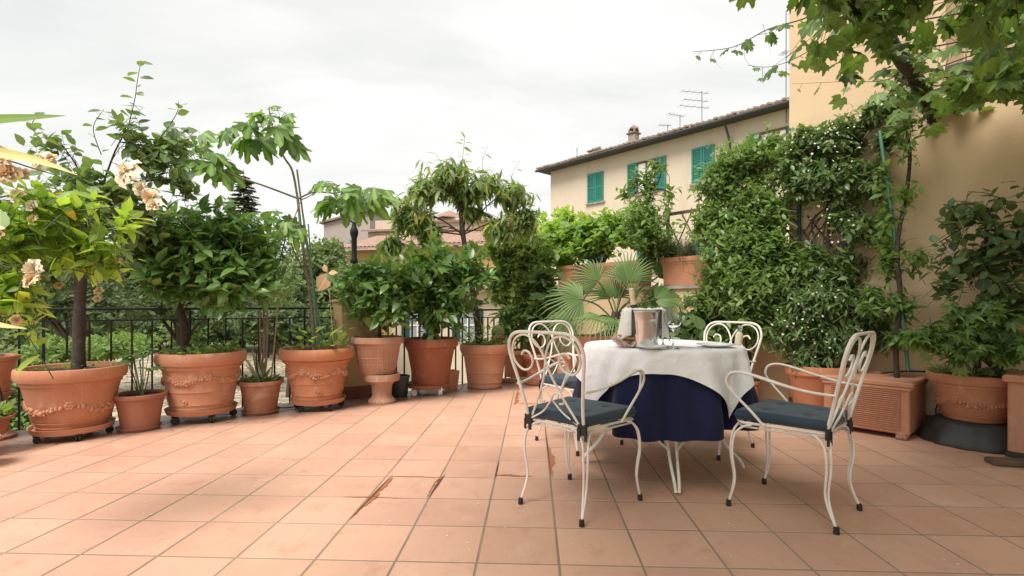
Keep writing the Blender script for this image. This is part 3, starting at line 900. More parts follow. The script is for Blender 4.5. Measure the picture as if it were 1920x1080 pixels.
# tile ends at the eave (one by one)
te = MB()
vs = []; fs = []
for q, y in enumerate((-oh - .10, -oh + .38)):
    for k in range(7):
        a = math.pi * k / 6; r = .10 - .012 * q
        vs.append((math.cos(a) * r, y, ZE + .11 + math.sin(a) * r + (pit * .48 if q else 0)))
te.add(vs, [(k, k + 1, k + 8, k + 7) for k in range(6)] + [(6, 5, 4, 3, 2, 1, 0)])
tem = te.mesh('roof_tile', M['roofclay'], 60)
for i in range(int((HL + oh) / .26)):
    o = link('roof_tile', tem, house); o.location = (-oh + .13 + i * .26, rng.normal() * .015, .012 * rng.normal()); o.rotation_euler = (0, 0, .03 * rng.normal())
# shutters
def louvre(parent, x, z0, z1, w, rz, mat, y=-.05, hinge=None):
    sh = link('shutter', MB().mesh('tmp', mat), parent); 
    h = z1 - z0; mb = MB()
    mb.box((-w / 2 + .04, 0, 0), (.08, .05, h)); mb.box((w / 2 - .04, 0, 0), (.08, .05, h))
    for z in (-h / 2 + .05, 0.0, h / 2 - .05): mb.box((0, 0, z), (w - .16, .048, .10))
    sh.data = mb.mesh('shutter', mat); sh.location = (x, y, (z0 + z1) / 2); sh.rotation_euler = (0, 0, rz)
    sl = MB(); k = 0; z = -h / 2 + .13
    while z < h / 2 - .1:
        if abs(z) > .07: sl.box((0, .0, z), (w - .17, .012, .05)); sl.box((0, .012, z + .02), (w - .17, .02, .012))
        z += .075
    sl.build('slats', mat, sh, kind='stuff')
    return sh
def hwin(s, closed=True, z0=6.27, z1=7.77, half=.5):
    x = s - S0; zz0, zz1 = z0 + 3.05, z1 + 3.05
    wdw = MB().box((x, .02, (zz0 + zz1) / 2), (half * 2, .06, zz1 - zz0)).build('window', M['pane'], house)
    MB().box((x, -.03, zz0 - .05), (half * 2 + .2, .14, .07)).build('sill', M['stone'], wdw)
    if closed:
        louvre(house, x - half / 2 - .005, zz0, zz1, half - .01, 0, M['shutter']); louvre(house, x + half / 2 + .005, zz0, zz1, half - .01, 0, M['shutter'])
    else:
        louvre(house, x - half * 1.5 - .02, zz0, zz1, half, 0, M['shutter'], -.06); louvre(house, x + half * 1.5 + .02, zz0, zz1, half, 0, M['shutter'], -.06)
        mb = MB()
        wf = M['wood']
        for xx in (-half + .03, 0, half - .03): mb.box((x + xx, -.03, (zz0 + zz1) / 2), (.06, .05, zz1 - zz0 - .01))
        mb.box((x, -.031, zz1 - .04), (half * 2, .052, .08)); mb.box((x, -.031, zz0 + .04), (half * 2, .052, .08))
        mb.build('frame', wf, wdw)
        for sx in (-1, 1):
            MB().box((x + sx * half / 2, -.012, (zz0 + zz1) / 2), (half - .12, .012, zz1 - zz0 - .2)).build('curtain', M['towel'], wdw)
hwin(0.0); hwin(2.98, False); hwin(5.75); hwin(8.6, False, half=.5)
hwin(0.0, True, 2.6, 4.2); hwin(2.98, True, 2.6, 4.2); hwin(5.75, True, 2.6, 4.2); hwin(11.4); hwin(14.2)
# downpipe
dpx = 6.9 - S0
MB().tube([(dpx, -.5, ZE), (dpx, -.45, ZE - .15), (dpx + .03, -.12, ZE - .7), (dpx + .03, -.08, ZE - .9), (dpx + .03, -.08, 2.0)], .05, 8).build('downpipe', M['eave'], house, smooth=60)
# chimneys (parts of the house)
def chimney(px, Y, ztop, w, h, capped=True, mat='chim'):
    p = at(px, 500, Y); loc = house.matrix_world
    rel = Vector((p.x, p.y, 0)) - Vector((org.x, org.y, 0))
    lx_, ly_ = rel.dot(HD), rel.dot(HN)
    zt = ztop + 3.05
    ch = MB().box((lx_, ly_, zt - h / 2 - .3), (w, w, h + .6), bev=.02).build('chimney', M[mat], house)
    if capped:
        mb = MB(); mb.box((lx_, ly_, zt + .03), (w + .14, w + .14, .06))
        for sx in (-1, 1):
            for sy in (-1, 1): mb.box((lx_ + sx * w * .38, ly_ + sy * w * .38, zt + .15), (.08, .08, .18))
        mb.lathe([(w * .75, zt + .24), (w * .72, zt + .30), (w * .1, zt + .48), (0, zt + .5)], 4, c=(lx_, ly_, 0))
        mb.build('chimney_cap', M['roofclay'], ch)
    else:
        mb = MB(); mb.box((lx_, ly_, zt + .02), (w + .3, w + .2, .06))
        for sx in (-.3, 0, .3): mb.lathe([(.09, zt + .05), (.08, zt + .22)], 8, c=(lx_ + sx * w * 1.4, ly_, 0), cap1=True)
        mb.build('chimney_cap', M['roofclay'], ch)
chimney(1188, 26.2, 1 + (572 - 252) / F * 26.2, .42, 1.2)
chimney(1118, 29.3, 1 + (572 - 284) / F * 29.3, .55, .5, False)
def antenna(px, ytop, ybase, Y, bars, label, wid=1.0, roll=0.0):
    p = at(px, ybase, Y); t = at(px, ytop, Y); h = t.z - p.z + .6
    root = empty('roof_antenna', (p.x, p.y, p.z - .6), roll, label, 'antenna', 'television antennas on the cream house roof')
    MB().tube([(0, 0, 0), (0, 0, h)], .022, 6).build('mast', M['alu'], root)
    for (dz, hw) in bars:
        mb = MB(); mb.tube([(-hw * wid, 0, h - dz), (hw * wid * .35, 0, h - dz)], .014, 4)
        for k in range(5):
            x = -hw * wid + k * hw * wid * .3; mb.tube([(x, -.22, h - dz), (x, .22, h - dz)], .008, 3)
        mb.build('aerial', M['alu'], root)
antenna(1316, 172, 232, 23.0, [(.05, 1.0), (.42, .9), (.72, 1.1)], 'tall roof antenna with three stacked aerials left of the tall wall', 1.0, .2)
antenna(1275, 216, 238, 24.0, [(.03, .7)], 'low single bar roof antenna just left of the tall stacked one', 1.0, .4)
antenna(1252, 234, 247, 24.8, [(.03, .45)], 'smallest roof antenna with one short aerial above the roof edge', 1.0, .1)
antenna(1474, 20, 200, 19.0, [(.6, .35), (1.6, .25)], 'thin tall mast standing beside the tall ochre wall edge', .7, .1)
antenna(1082, 278, 302, 28.5, [(.02, .05)], 'bare short rod on the roof near the left eave corner', .2)

# other buildings
def tiled_roof(root, x0, x1, y0, y1, z0, z1, mat, pitch=.3):
    """pent roof, ridge at y1; barrel corrugation"""
    vs = []; fs = []; seg = 4; n = int((x1 - x0) / pitch) * seg
    for i in range(n + 1):
        x = x0 + (x1 - x0) * i / n; z = .06 * abs(math.sin(math.pi * i / seg))
        vs += [(x, y0, z0 + z), (x, y1, z1 + z)]
    for i in range(n): a = 2 * i; fs.append((a, a + 2, a + 3, a + 1))
    # closed underside so that it is a slab
    k = len(vs); vs += [(x0, y0, z0 - .12), (x1, y0, z0 - .12), (x1, y1, z1 - .12), (x0, y1, z1 - .12)]
    fs += [(k + 3, k + 2, k + 1, k), (k, k + 1, k - 2, 0) if False else (k, k + 1, 2 * n, 0)]
    return MB().add(vs, fs).build('roof', mat, root, smooth=60)
def win(root, x, y, z, w, h, shut='shutter_dark', ry=0):
    wd = MB().box((x, y - .02, z), (w, .06, h)).build('window', M['pane'], root)
    mb = MB().box((x, y - .06, z), (.06, .05, h)); mb.box((x, y - .061, z), (w, .05, .06)); mb.build('frame', M['china'], wd)
    for sx in (-1, 1):
        mb = MB(); mb.box((x + sx * (w * .77), y - .05, z), (w * .5, .06, h + .1))
        for q in range(9): mb.box((x + sx * (w * .77), y - .085, z - h / 2 + h * (q + .5) / 9), (w * .42, .02, h / 9 * .5))
        mb.build('shutter', M[shut], root)
# yellow villa, beyond the lamp
Yv = 34.0; o_ = at(655, 500, Yv)
v = empty('yellow_villa', (o_.x, Yv, -3.05), R(-18), 'yellow villa with red tiled roof behind the black lamp post', 'house')
zev = 1 + (572 - 470) / F * Yv + 3.05
MB().box((5.5, 4, zev / 2), (11, 8, zev)).build('wall', M['villa'], v)
tiled_roof(v, -.6, 11.6, -.7, 4.0, zev + .12, zev + 1.5, M['roofred'])
for xx in (1.9, 5.0, 8.2): win(v, xx, 0, zev - 1.9, .9, 1.6)
for xx in (.05, 3.6): MB().box((xx, -.08, zev / 2), (.35, .12, zev - .1)).build('pilaster', M['villa'], v)
MB().box((3.3, 2.0, zev + 1.2), (.9, .8, 1.6)).build('chimney', M['pale_house'], v)
# grey-pink house further back
Yg = 62.0; o_ = at(607, 500, Yg)
v = empty('grey_house', (o_.x, Yg, -3.05), R(-8), 'far greyish house with low gable roof left of the lamp post', 'house')
zg = 1 + (572 - 420) / F * Yg + 3.05
MB().box((3.0, 5, zg / 2), (6.0, 10, zg)).build('wall', M['grey_house'], v)
vs = [(-.4, -.4, zg), (6.4, -.4, zg + 1.5), (6.4, 10.4, zg + 1.5), (-.4, 10.4, zg), (-.4, -.4, zg + .25), (6.4, -.4, zg + 1.75), (6.4, 10.4, zg + 1.75), (-.4, 10.4, zg + .25)]
MB().add(vs, [(3, 2, 1, 0), (4, 5, 6, 7), (0, 1, 5, 4), (1, 2, 6, 5), (2, 3, 7, 6), (3, 0, 4, 7)]).build('roof', M['roofclay'], v)
MB().add([(0, 0, zg), (6, 0, zg), (6, 0, zg + 1.45), (6, 10, zg + 1.45), (6, 10, zg), (0, 10, zg)], [(0, 1, 2), (1, 4, 3, 2), (4, 5, 3)]).build('gable', M['grey_house'], v)
MB().box((3.4, -.05, zg - 2.3), (.5, .06, 1.3)).build('window', M['pane'], v)
# pale block behind the weeping tree
Yp = 52.0; o_ = at(690, 500, Yp)
v = empty('pale_house', (o_.x, Yp, -3.05), R(-6), 'pale blocky house with a raised tower behind the drooping leaved tree', 'house')
zp = 1 + (572 - 420) / F * Yp + 3.05
MB().box((8.5, 4, zp / 2 - .4), (17, 8, zp - .8)).build('wall', M['pale_house'], v)
tiled_roof(v, -.5, 17.5, -.6, 1.5, zp - .75, zp - .35, M['roofred'])
MB().box((9.4, 5.0, zp / 2 + .15), (9.0, 6.9, zp + .3)).build('upper_storey', M['pale_house'], v)
tiled_roof(v, 4.6, 14.2, 1.2, 5.0, zp + .36, zp + 1.2, M['roofclay'])
MB().box((2.2, 3.5, zp / 2 + .3), (4.0, 4, zp + .6)).build('side_block', M['pale_house'], v)
MB().box((7.5, 4.5, zp / 2 + .5), (3.2, 3.2, zp + 1.0)).build('tower', M['pale_house'], v)
MB().lathe([(2.7, zp + 1.02), (2.6, zp + 1.15), (.1, zp + 2.1)], 4, c=(7.5, 4.5, 0)).build('tower_roof', M['roofred'], v)
for xx, zz in ((2, zp - 2.6), (6, zp - 2.6), (10, zp - 2.8), (14, zp - 2.8)): win(v, xx, 0, zz, 1.0, 1.6)
MB().box((14.6, 2.5, zp + .4), (1.0, 1.0, 2.0)).build('chimney', M['brickish'], v)
MB().box((14.6, 2.5, zp + 1.45), (1.3, 1.3, .12)).build('chimney_cap', M['roofclay'], v)
# low house seen through the second railing
Yl = 26.0; o_ = at(735, 500, Yl)
v = empty('low_house', (o_.x, Yl, -3.05), R(6), 'low beige house with dark green shutters seen through the short railing', 'house')
MB().box((5.5, 4, 2.35), (11, 8, 4.7)).build('wall', M['house'], v)
tiled_roof(v, -.5, 11.5, -.6, 4.0, 4.85, 6.1, M['roofclay'])
for xx in (1.3, 3.9, 6.4, 9.0): win(v, xx, 0, 3.0, .8, 1.6)

# ================================================================== TABLE AND CHAIRS
TC = Vector((.93, 3.12, 0)); TR = .448; TZ = .752
table = empty('garden_table', TC, 0, 'round cream iron garden table hidden under a navy and a white cloth', 'table')
MB().lathe([(0.0, TZ - .022), (TR - .01, TZ - .022), (TR - .004, TZ - .012), (TR - .01, TZ - .004), (0, TZ - .004)], 48, cap0=False).build('table_top', M['white_iron'], table, smooth=40)
for k in range(4):
    a0 = R(-97 + 90 * k); ca, sa = math.cos(a0), math.sin(a0); mb = MB()
    for sgn in (-1, 1):
        o2 = sgn * .028
        pts = [(.30, .72, 1.0), (.34, .58, 1.0), (.30, .42, 1.0), (.31, .28, .9), (.38, .15, .7), (.46, .06, .45), (.485, .012, .3)]
        mb.tube(spline([(ca * r - sa * o2 * w_, sa * r + ca * o2 * w_, z) for r, z, w_ in pts], 5), .0085, 8)
    mb.build('leg', M['white_iron'], table, smooth=60)
mb = MB()
for k in range(4):
    a0 = R(-52 + 90 * k)
    p = []
    for t in np.linspace(-1, 1, 13):
        ang = a0 + t * R(42); r = .36 - .20 * (1 - abs(t)) ; p.append((math.cos(ang) * r, math.sin(ang) * r, .20 + .09 * (1 - t * t)))
    mb.tube(p, .007, 6)
mb.build('stretcher', M['white_iron'], table, smooth=60)

def fold(th, d):
    a = min(1.0, d / .42)
    a = a * a * (3 - 2 * a) * .5 + a * .5
    q = 9 * th + .7 + .7 * math.sin(2 * th + 1) + .5 * math.sin(5 * th)
    f = 1.5 * (abs(math.cos(q / 2)) ** 1.4) - .75 + .35 * math.cos(17 * th + 2.1 + 1.5 * math.sin(3 * th)) + .25 * math.cos(4 * th + 1.0)
    return .014 * a + a ** .85 * (.044 + .060 * f)
def drape(name, rmax, zoff, mat, nth, nr, label, hem=None, extra=None, cat='tablecloth'):
    vs = []; fs = []
    nflat = 5
    for j in range(nflat + nr + 1):
        for i in range(nth):
            th = 2 * math.pi * i / nth; rm = rmax(th)
            if j <= nflat:
                r = TR * j / nflat; z = TZ + zoff; 
                r = max(r, .0005)
                x, y = math.cos(th) * r, math.sin(th) * r
                z += .0012 * math.sin(9 * x + 4 * y)
            else:
                d = (rm - TR) * (j - nflat) / nr
                ro = .018
                if d < ro * 1.57: an = d / ro; dr = ro * math.sin(an); dz = ro * (1 - math.cos(an))
                else: dr = ro; dz = ro + (d - ro * 1.57)
                rr = TR - .010 + zoff * 1.2 + dr + fold(th, d)
                thx = th
                if extra: e_r, e_t, e_z = extra(th, d, rm); rr += e_r; thx += e_t; dz += e_z
                x, y, z = math.cos(thx) * rr, math.sin(thx) * rr, TZ + zoff - dz
            vs.append((x, y, z))
    for j in range(nflat + nr):
        for i in range(nth):
            i2 = (i + 1) % nth
            fs.append((j * nth + i, j * nth + i2, (j + 1) * nth + i2, (j + 1) * nth + i))
    o = MB().add(vs, fs).build(name, mat, None, smooth=179)
    o.location = TC
    tag(o, label, cat)
    return o
drape('navy_tablecloth', lambda th: TR + .46 + .02 * math.sin(3 * th + 1), .001, M['navy_cloth'], 300, 26, 'long navy blue cloth hanging in folds round the table', extra=None)
SQ = .582; SA = R(-63)
def sqr(th):
    a = (th - SA) % (math.pi / 2); a = min(a, math.pi / 2 - a)   # 0 at a corner
    return max(TR + .015, SQ / max(math.cos(math.pi / 4 - a), .2))
def sq_extra(th, d, rm):
    a = (th - SA + math.pi / 4) % (math.pi / 2) - math.pi / 4    # signed angle from the corner
    k = d / .36
    return (.008 + .013 * (1 + math.cos(21 * th + 3.5 * math.sin(2 * th))) * min(1, d / .09) * (.35 + .65 * math.exp(-(a / .45) ** 2)) + .022 * math.exp(-(a / .16) ** 2) * k + .012 * math.exp(-((abs(a) - .33) / .1) ** 2) * k, -a * .22 * k, 0)
drape('white_tablecloth', sqr, .007, M['white_cloth'], 400, 22, 'white square cloth laid cornerwise over the navy one', extra=sq_extra)

# ---- chairs
def make_chair():
    root = empty('garden_chair', (0, 0, 0))
    rad = .0062
    def by(z): return -.19 - (z - .42) * .24
    bc, fc = (.172, -.19), (.215, .19)
    # seat frame
    fr = [(-bc[0], bc[1], .425), (bc[0], bc[1], .425), (fc[0], fc[1] - .03, .425), (fc[0] - .03, fc[1], .425), (-fc[0] + .03, fc[1], .425), (-fc[0], fc[1] - .03, .425)]
    mb = MB().tube(fr, rad + .001, 8, closed=True)
    mb.tube([(p[0] * .97, p[1] * .97, .405) for p in fr], rad - .001, 6, closed=True)
    for x in (-.1, 0, .1): mb.tube([(x, -.19, .425), (x * 1.15, .19, .425)], .004, 5)
    mb.build('seat_frame', M['white_iron'], root, smooth=60)
    for sx in (-1, 1):
        for (cx_, cy_, fx, fy) in ((bc[0], bc[1], .187, -.235), (fc[0], fc[1], .224, .222)):
            sy = 1 if cy_ > 0 else -1
            mb = MB()
            for (ax, ay) in ((.075, .0), (.0, .075)):
                mb.tube(spline([(sx * (cx_ - ax), cy_ - sy * ay, .418), (sx * (cx_ - ax * .55 + .006), cy_ - sy * (ay * .55 - .006), .405), (sx * (cx_ + .018 - ax * .25), cy_ + sy * (.018 - ay * .25), .36),
                                (sx * (cx_ + .022 - ax * .18), cy_ + sy * (.022 - ay * .18), .27), (sx * (cx_ + .008 - ax * .12), cy_ + sy * (.010 - ay * .12), .14), (sx * fx, fy, .02)], 5), rad - .0006, 7)
            leg = mb.build('leg', M['white_iron'], root, smooth=60)
            MB().lathe([(.012, 0), (.013, .004), (.0115, .030), (.006, .034)], 10, c=(sx * fx, fy, 0)).build('rubber_foot', M['rubber'], leg, smooth=40)
    # back
    half = [(.168, .42), (.178, .52), (.200, .64), (.222, .74), (.224, .795), (.200, .845), (.155, .868), (.09, .872), (0, .872)]
    full = [(x, by(z), z) for x, z in half] + [(-x, by(z), z) for x, z in reversed(half[:-1])]
    MB().tube(spline(full, 5), .0082, 8).build('back_frame', M['white_iron'], root, smooth=60)
    sp = [(-.155, .43), (-.085, .545), (-.028, .655), (-.004, .73), (.018, .79), (.06, .840), (.115, .858), (.172, .835), (.202, .782), (.196, .722), (.155, .684), (.108, .690), (.080, .728), (.092, .768), (.125, .778), (.145, .757)]
    hc = [(-.150, .432), (-.06, .482), (-.008, .535), (.022, .575), (.055, .586), (.080, .565), (.074, .538), (.050, .532)]
    for sx in (-1, 1):
        MB().tube(spline([(sx * x, by(z) + .002 * sx, z) for x, z in sp], 6), .0058, 7).build('scroll', M['white_iron'], root, smooth=60)
        MB().tube(spline([(sx * x, by(z) - .006 * sx, z) for x, z in hc], 6), .0048, 6).build('scroll', M['white_iron'], root, smooth=60)
    for sx in (-1, 1):
        mb = MB()
        arm = [(.205, by(.615), .605), (.225, -.14, .612), (.245, -.02, .636), (.252, .09, .664), (.250, .165, .674), (.247, .213, .655), (.243, .222, .61), (.236, .18, .555), (.226, .115, .49), (.212, .06, .425)]
        mb.tube(spline([(sx * x, y, z) for x, y, z in arm], 6), rad + .0004, 8)
        in_ = [(x - .013, y - (.006 if y > .1 else 0), z + .001) for x, y, z in arm[2:7]]
        mb.tube(spline([(sx * x, y, z) for x, y, z in [(.236, -.06, .628)] + in_ + [(.238, .19, .57)]], 5), rad - .001, 7)
        mb.build('armrest', M['white_iron'], root, smooth=60)
    # cushion
    n = 26; vs = []; fs = []
    tufts = [(-.09, -.09), (.09, -.09), (-.10, .09), (.10, .09)]
    for lay in (0, 1):
        for j in range(n + 1):
            for i in range(n + 1):
                u, v = i / n * 2 - 1, j / n * 2 - 1
                wx = .175 + (.212 - .175) * (v + 1) / 2 + .008
                uu = math.copysign(1 - (1 - abs(u)) ** 1.25, u); vv = math.copysign(1 - (1 - abs(v)) ** 1.25, v)
                x, y = uu * wx, vv * .198
                ed = min(1, (1 - max(abs(uu), abs(vv))) / .06); rnd = math.sqrt(max(0, 1 - (1 - ed) ** 2))
                if lay == 0:
                    z = .462 + .022 * rnd + .004 * (1 - u * u) * (1 - v * v)
                    for tx, ty in tufts: z -= .013 * math.exp(-((x - tx) ** 2 + (y - ty) ** 2) / .00045) + .003 * math.exp(-((x - tx) ** 2 + (y - ty) ** 2) / .004)
                else: z = .457 - .022 * rnd
                vs.append((x, y, z))
    m = (n + 1) ** 2
    for j in range(n):
        for i in range(n):
            a = j * (n + 1) + i; fs.append((a, a + 1, a + n + 2, a + n + 1)); fs.append((m + a, m + a + n + 1, m + a + n + 2, m + a + 1))
    bd = [i for i in range(n)] + [j * (n + 1) + n for j in range(n)] + [n * (n + 1) + i for i in range(n, 0, -1)] + [j * (n + 1) for j in range(n, 0, -1)]
    for k in range(len(bd)): a, b2 = bd[k], bd[(k + 1) % len(bd)]; fs.append((b2, a, m + a, m + b2))
    cu = MB().add(vs, fs).build('seat_cushion', M['cushion'], root, smooth=70)
    bm_ = MB().blob((0, 0, 0), .011, 1, 1, .5, 8, 4).mesh('button', M['cushion'], 60)
    for tx, ty in tufts: o = link('button', bm_, cu); o.location = (tx, ty, .473)
    for sx in (-1, 1):
        mb = MB(); mb.box((sx * .165, -.198, .425), (.045, .014, .05)); mb.box((sx * .150, -.207, .405), (.016, .006, .06), .2); mb.box((sx * .185, -.203, .400), (.014, .006, .05), -.3)
        mb.build('cushion_tie', M['rubber'], cu)
    return root
ch = make_chair()
GCH = 'cream iron chairs round the table'
chairs = [ch]
for k in range(3): chairs.append(copy_tree(ch))
spec_c = [((.341, 2.565, 0), R(-43.5), 'cream scrolled iron armchair nearest left, its back turned to the viewer'),
          ((1.395, 2.49, 0), R(42.6), 'cream scrolled iron armchair at the front right, seen from the side beside the slatted planter'),
          ((.475, 3.64, 0), R(-142), 'cream scrolled iron armchair half hidden behind the front left chair'),
          ((1.39, 3.545, 0), R(124), 'cream scrolled iron armchair behind the right side of the table')]
for c_, (l_, r_, lab) in zip(chairs, spec_c):
    c_.location = l_; c_.rotation_euler = (0, 0, r_); tag(c_, lab, 'chair', GCH)

# ---- on the table
ZT = TZ + .0095
def on(px, Y): return (gx(px, Y), Y, ZT)
bk = empty('ice_bucket', on(1206, 2.86), 0, 'polished steel ice bucket in the middle of the table', 'bucket')
MB().lathe([(.0, 0), (.074, 0), (.080, .004), (.086, .06), (.094, .14), (.100, .195), (.105, .203), (.104, .208), (.098, .206), (.091, .14), (.083, .06), (.076, .012), (0, .012)], 40, cap0=False).build('shell', M['steel'], bk, smooth=50)
MB().box((.02, -.0925, .155), (.05, .004, .012)).build('name_plate', M['cutlery'], bk)
bt = empty('champagne_bottle', (bk.location.x - .025, bk.location.y + .01, ZT + .03), 0, 'bottle with pink gold foil neck standing in the ice bucket', 'bottle')
bt.rotation_euler = (R(2), R(-8), 0)
MB().lathe([(0, 0), (.042, 0), (.044, .02), (.044, .12), (.038, .16), (.022, .20), (.0165, .215)], 24, cap0=False).build('body', simple('dark_glass', (.03, .05, .02), .1), bt, smooth=60)
MB().lathe([(.0170, .213), (.0165, .225), (.0145, .262), (.0165, .266), (.0170, .276), (.0150, .290), (.0165, .296), (.0160, .306), (0, .309)], 20, cap0=False).build('foil', M['foil'], bt, smooth=60)
# napkin draped over the bucket
mb = MB()
def cloth_over(a0, a1, drop, seed, front=0):
    r = random.Random(seed); na, nz_ = 34, 16; vs = []; ph = r.random() * 6
    for j in range(nz_ + 1):
        t = j / nz_
        for i in range(na + 1):
            s = i / na; a = a0 + (a1 - a0) * s
            d = t * drop * (1 - .18 * abs(math.sin(3.1 * s * math.pi + ph)) * t)
            if t < .12: rr = .090 + .02 * (t / .12); z = .212 + .006 * math.sin(math.pi * t / .12) + .004 * math.sin(9 * s + ph)
            else: rr = .112 + (.018 * math.sin(15 * s + ph) + .016) * t; z = .212 - (d - .12 * drop)
            z += .004 * math.sin(22 * s + 3 * t)
            vs.append((math.cos(a) * rr, math.sin(a) * rr, max(z, .004)))
    mb.add(vs, [(j * (na + 1) + i, j * (na + 1) + i + 1, (j + 1) * (na + 1) + i + 1, (j + 1) * (na + 1) + i) for j in range(nz_) for i in range(na)])
cloth_over(R(112), R(222), .200, 3); cloth_over(R(-42), R(62), .215, 5)
vs = []
for i in range(40):
    a = 2 * math.pi * i / 40
    for rr, z in ((.108, .214), (.09, .219 + .004 * math.sin(5 * a)), (.062, .205 + .006 * math.sin(7 * a))): vs.append((math.cos(a) * rr, math.sin(a) * rr, z))
mb.add(vs, [(3 * i + k, 3 * ((i + 1) % 40) + k, 3 * ((i + 1) % 40) + k + 1, 3 * i + k + 1) for i in range(40) for k in range(2)])
o = mb.build('napkin', M['towel'], None, smooth=179); o.location = bk.location
sol = o.modifiers.new('thick', 'SOLIDIFY'); sol.thickness = .003
tag(o, 'white linen napkin draped over both sides of the steel bucket', 'napkin')

def wine_glass(px, Y, label):
    x, y, z = on(px, Y)
    root = empty('wine_glass', (x, y, z), 0, label, 'glass', 'large empty wine glasses')
    prof = [(0, 0), (.036, 0), (.037, .002), (.020, .006), (.006, .014), (.0042, .03), (.0040, .085), (.006, .098), (.020, .108), (.038, .128), (.0475, .155), (.047, .185), (.041, .215), (.0372, .228),
            (.0360, .228), (.0398, .214), (.0456, .185), (.046, .156), (.0366, .130), (.018, .111), (0, .106)]
    MB().lathe(prof, 40, cap0=False).build('bowl', M['glass'], root, smooth=60)
wine_glass(1262, 2.745, 'front wine glass, its thin stem standing clear right of the bucket')
wine_glass(1243, 2.88, 'wine glass standing directly behind the other, overlapping the bucket')
def plate(px, Y, r, label, name='plate'):
    x, y, z = on(px, Y)
    o = MB().lathe([(0, .001), (r * .55, .001), (r * .62, .004), (r, .014), (r * .995, .0175), (r * .62, .008), (r * .55, .005), (0, .005)], 48, cap0=False).build(name, M['china'], None, smooth=60)
    o.location = (x, y, z + .001); tag(o, label, 'plate', 'white dinner plates'); return o
plate(1222, 2.735, .080, 'white plate lying right in front of the steel bucket'); plate(1342, 2.86, .105, 'white plate near the right edge of the table')
def cutl(name, px, Y, rz, kind, label):
    x, y, z = on(px, Y); root = empty(name, (x, y, z + .002), rz, label, 'cutlery')
    mb = MB(); mb.box((0, -.05, .003), (.009, .09, .004), bev=.001); mb.build('handle', M['cutlery'], root)
    mb = MB()
    if kind == 'fork':
        mb.box((0, .02, .003), (.005, .05, .003)); mb.box((0, .055, .003), (.022, .02, .002))
        for q in (-.009, -.003, .003, .009): mb.box((q, .085, .003), (.003, .04, .002))
    else:
        mb.add([(-.006, -.004, .002), (.007, -.004, .002), (.009, .08, .002), (0, .115, .002), (-.006, .1, .002), (-.006, -.004, .004), (.007, -.004, .004), (.009, .08, .004), (0, .115, .004), (-.006, .1, .004)],
               [(4, 3, 2, 1, 0), (5, 6, 7, 8, 9)] + [(k, (k + 1) % 5, 5 + (k + 1) % 5, 5 + k) for k in range(5)])
    mb.build('head', M['cutlery'], root)
cutl('fork', 1287, 2.80, R(52), 'fork', 'steel fork lying between the wine glass and the right plate'); cutl('table_knife', 1300, 2.735, R(60), 'knife', 'steel knife lying just in front of the fork')
cutl('spoon_knife', 1325, 2.98, R(75), 'knife', 'steel knife lying behind the right plate') if False else None
x, y, z = on(1163, 2.93)
o = MB().lathe([(0, .0), (.022, 0), (.025, .006), (.040, .035), (.043, .045), (.040, .045), (.022, .009), (0, .008)], 28, cap0=False).build('small_bowl', M['china'], None, smooth=60); o.location = (x, y, z); tag(o, 'small white china bowl left of the bucket', 'bowl')
x, y, z = on(1172, 2.83)
nk = MB()
vs = []
for j in range(9):
    for i in range(9):
        u, v_ = i / 8 - .5, j / 8 - .5
        vs.append((u * .13, v_ * .10, .004 + .045 * (abs(u) * 2) ** 2 + .012 * math.sin(9 * u + 6 * v_) + .012))
o = nk.add(vs, [(j * 9 + i, j * 9 + i + 1, j * 9 + i + 10, j * 9 + i + 9) for j in range(8) for i in range(8)]).build('paper_napkin', M['print'], None, smooth=179)
o.modifiers.new('thick', 'SOLIDIFY').thickness = .002
o.location = (x, y, z); o.rotation_euler = (0, 0, .3); tag(o, 'patterned napkin nest holding the bread slices', 'napkin')
for k, (dx, dy, dz, rx, rz, lab) in enumerate([(-.012, .0, .030, .1, .2, 'lowest round bread slice in the patterned napkin'), (.014, -.006, .044, -.15, .5, 'middle round bread slice leaning to the right on the pile'), (-.006, .012, .058, .12, .9, 'topmost bread slice of the small pile beside the bucket')]):
    o = MB().lathe([(0, 0), (.034, 0), (.038, .006), (.034, .012), (0, .014)], 20, cap0=False, wob=lambda a, z: .06 * math.sin(2 * a + 1)).build('bread_slice', M['bread'], None, smooth=60)
    o.location = (x + dx, y + dy, z + dz); o.rotation_euler = (rx, .1, rz); tag(o, lab, 'bread', 'bread slices in the napkin')
x, y, z = on(1384, 3.02)
root = empty('small_flask', (x, y, z), 0, 'little flask with cream label and silvery top at the right table edge', 'flask'); root.rotation_euler = (0, R(7), 0)
MB().lathe([(0, 0), (.019, 0), (.021, .004), (.021, .062), (.014, .076)], 16, cap0=False).build('label_body', M['cream'], root, smooth=50)
MB().lathe([(.014, .076), (.010, .084), (.016, .10), (.012, .115), (0, .117)], 12, cap0=False, wob=lambda a, z: .12 * math.sin(5 * a)).build('top', M['cutlery'], root, smooth=50)

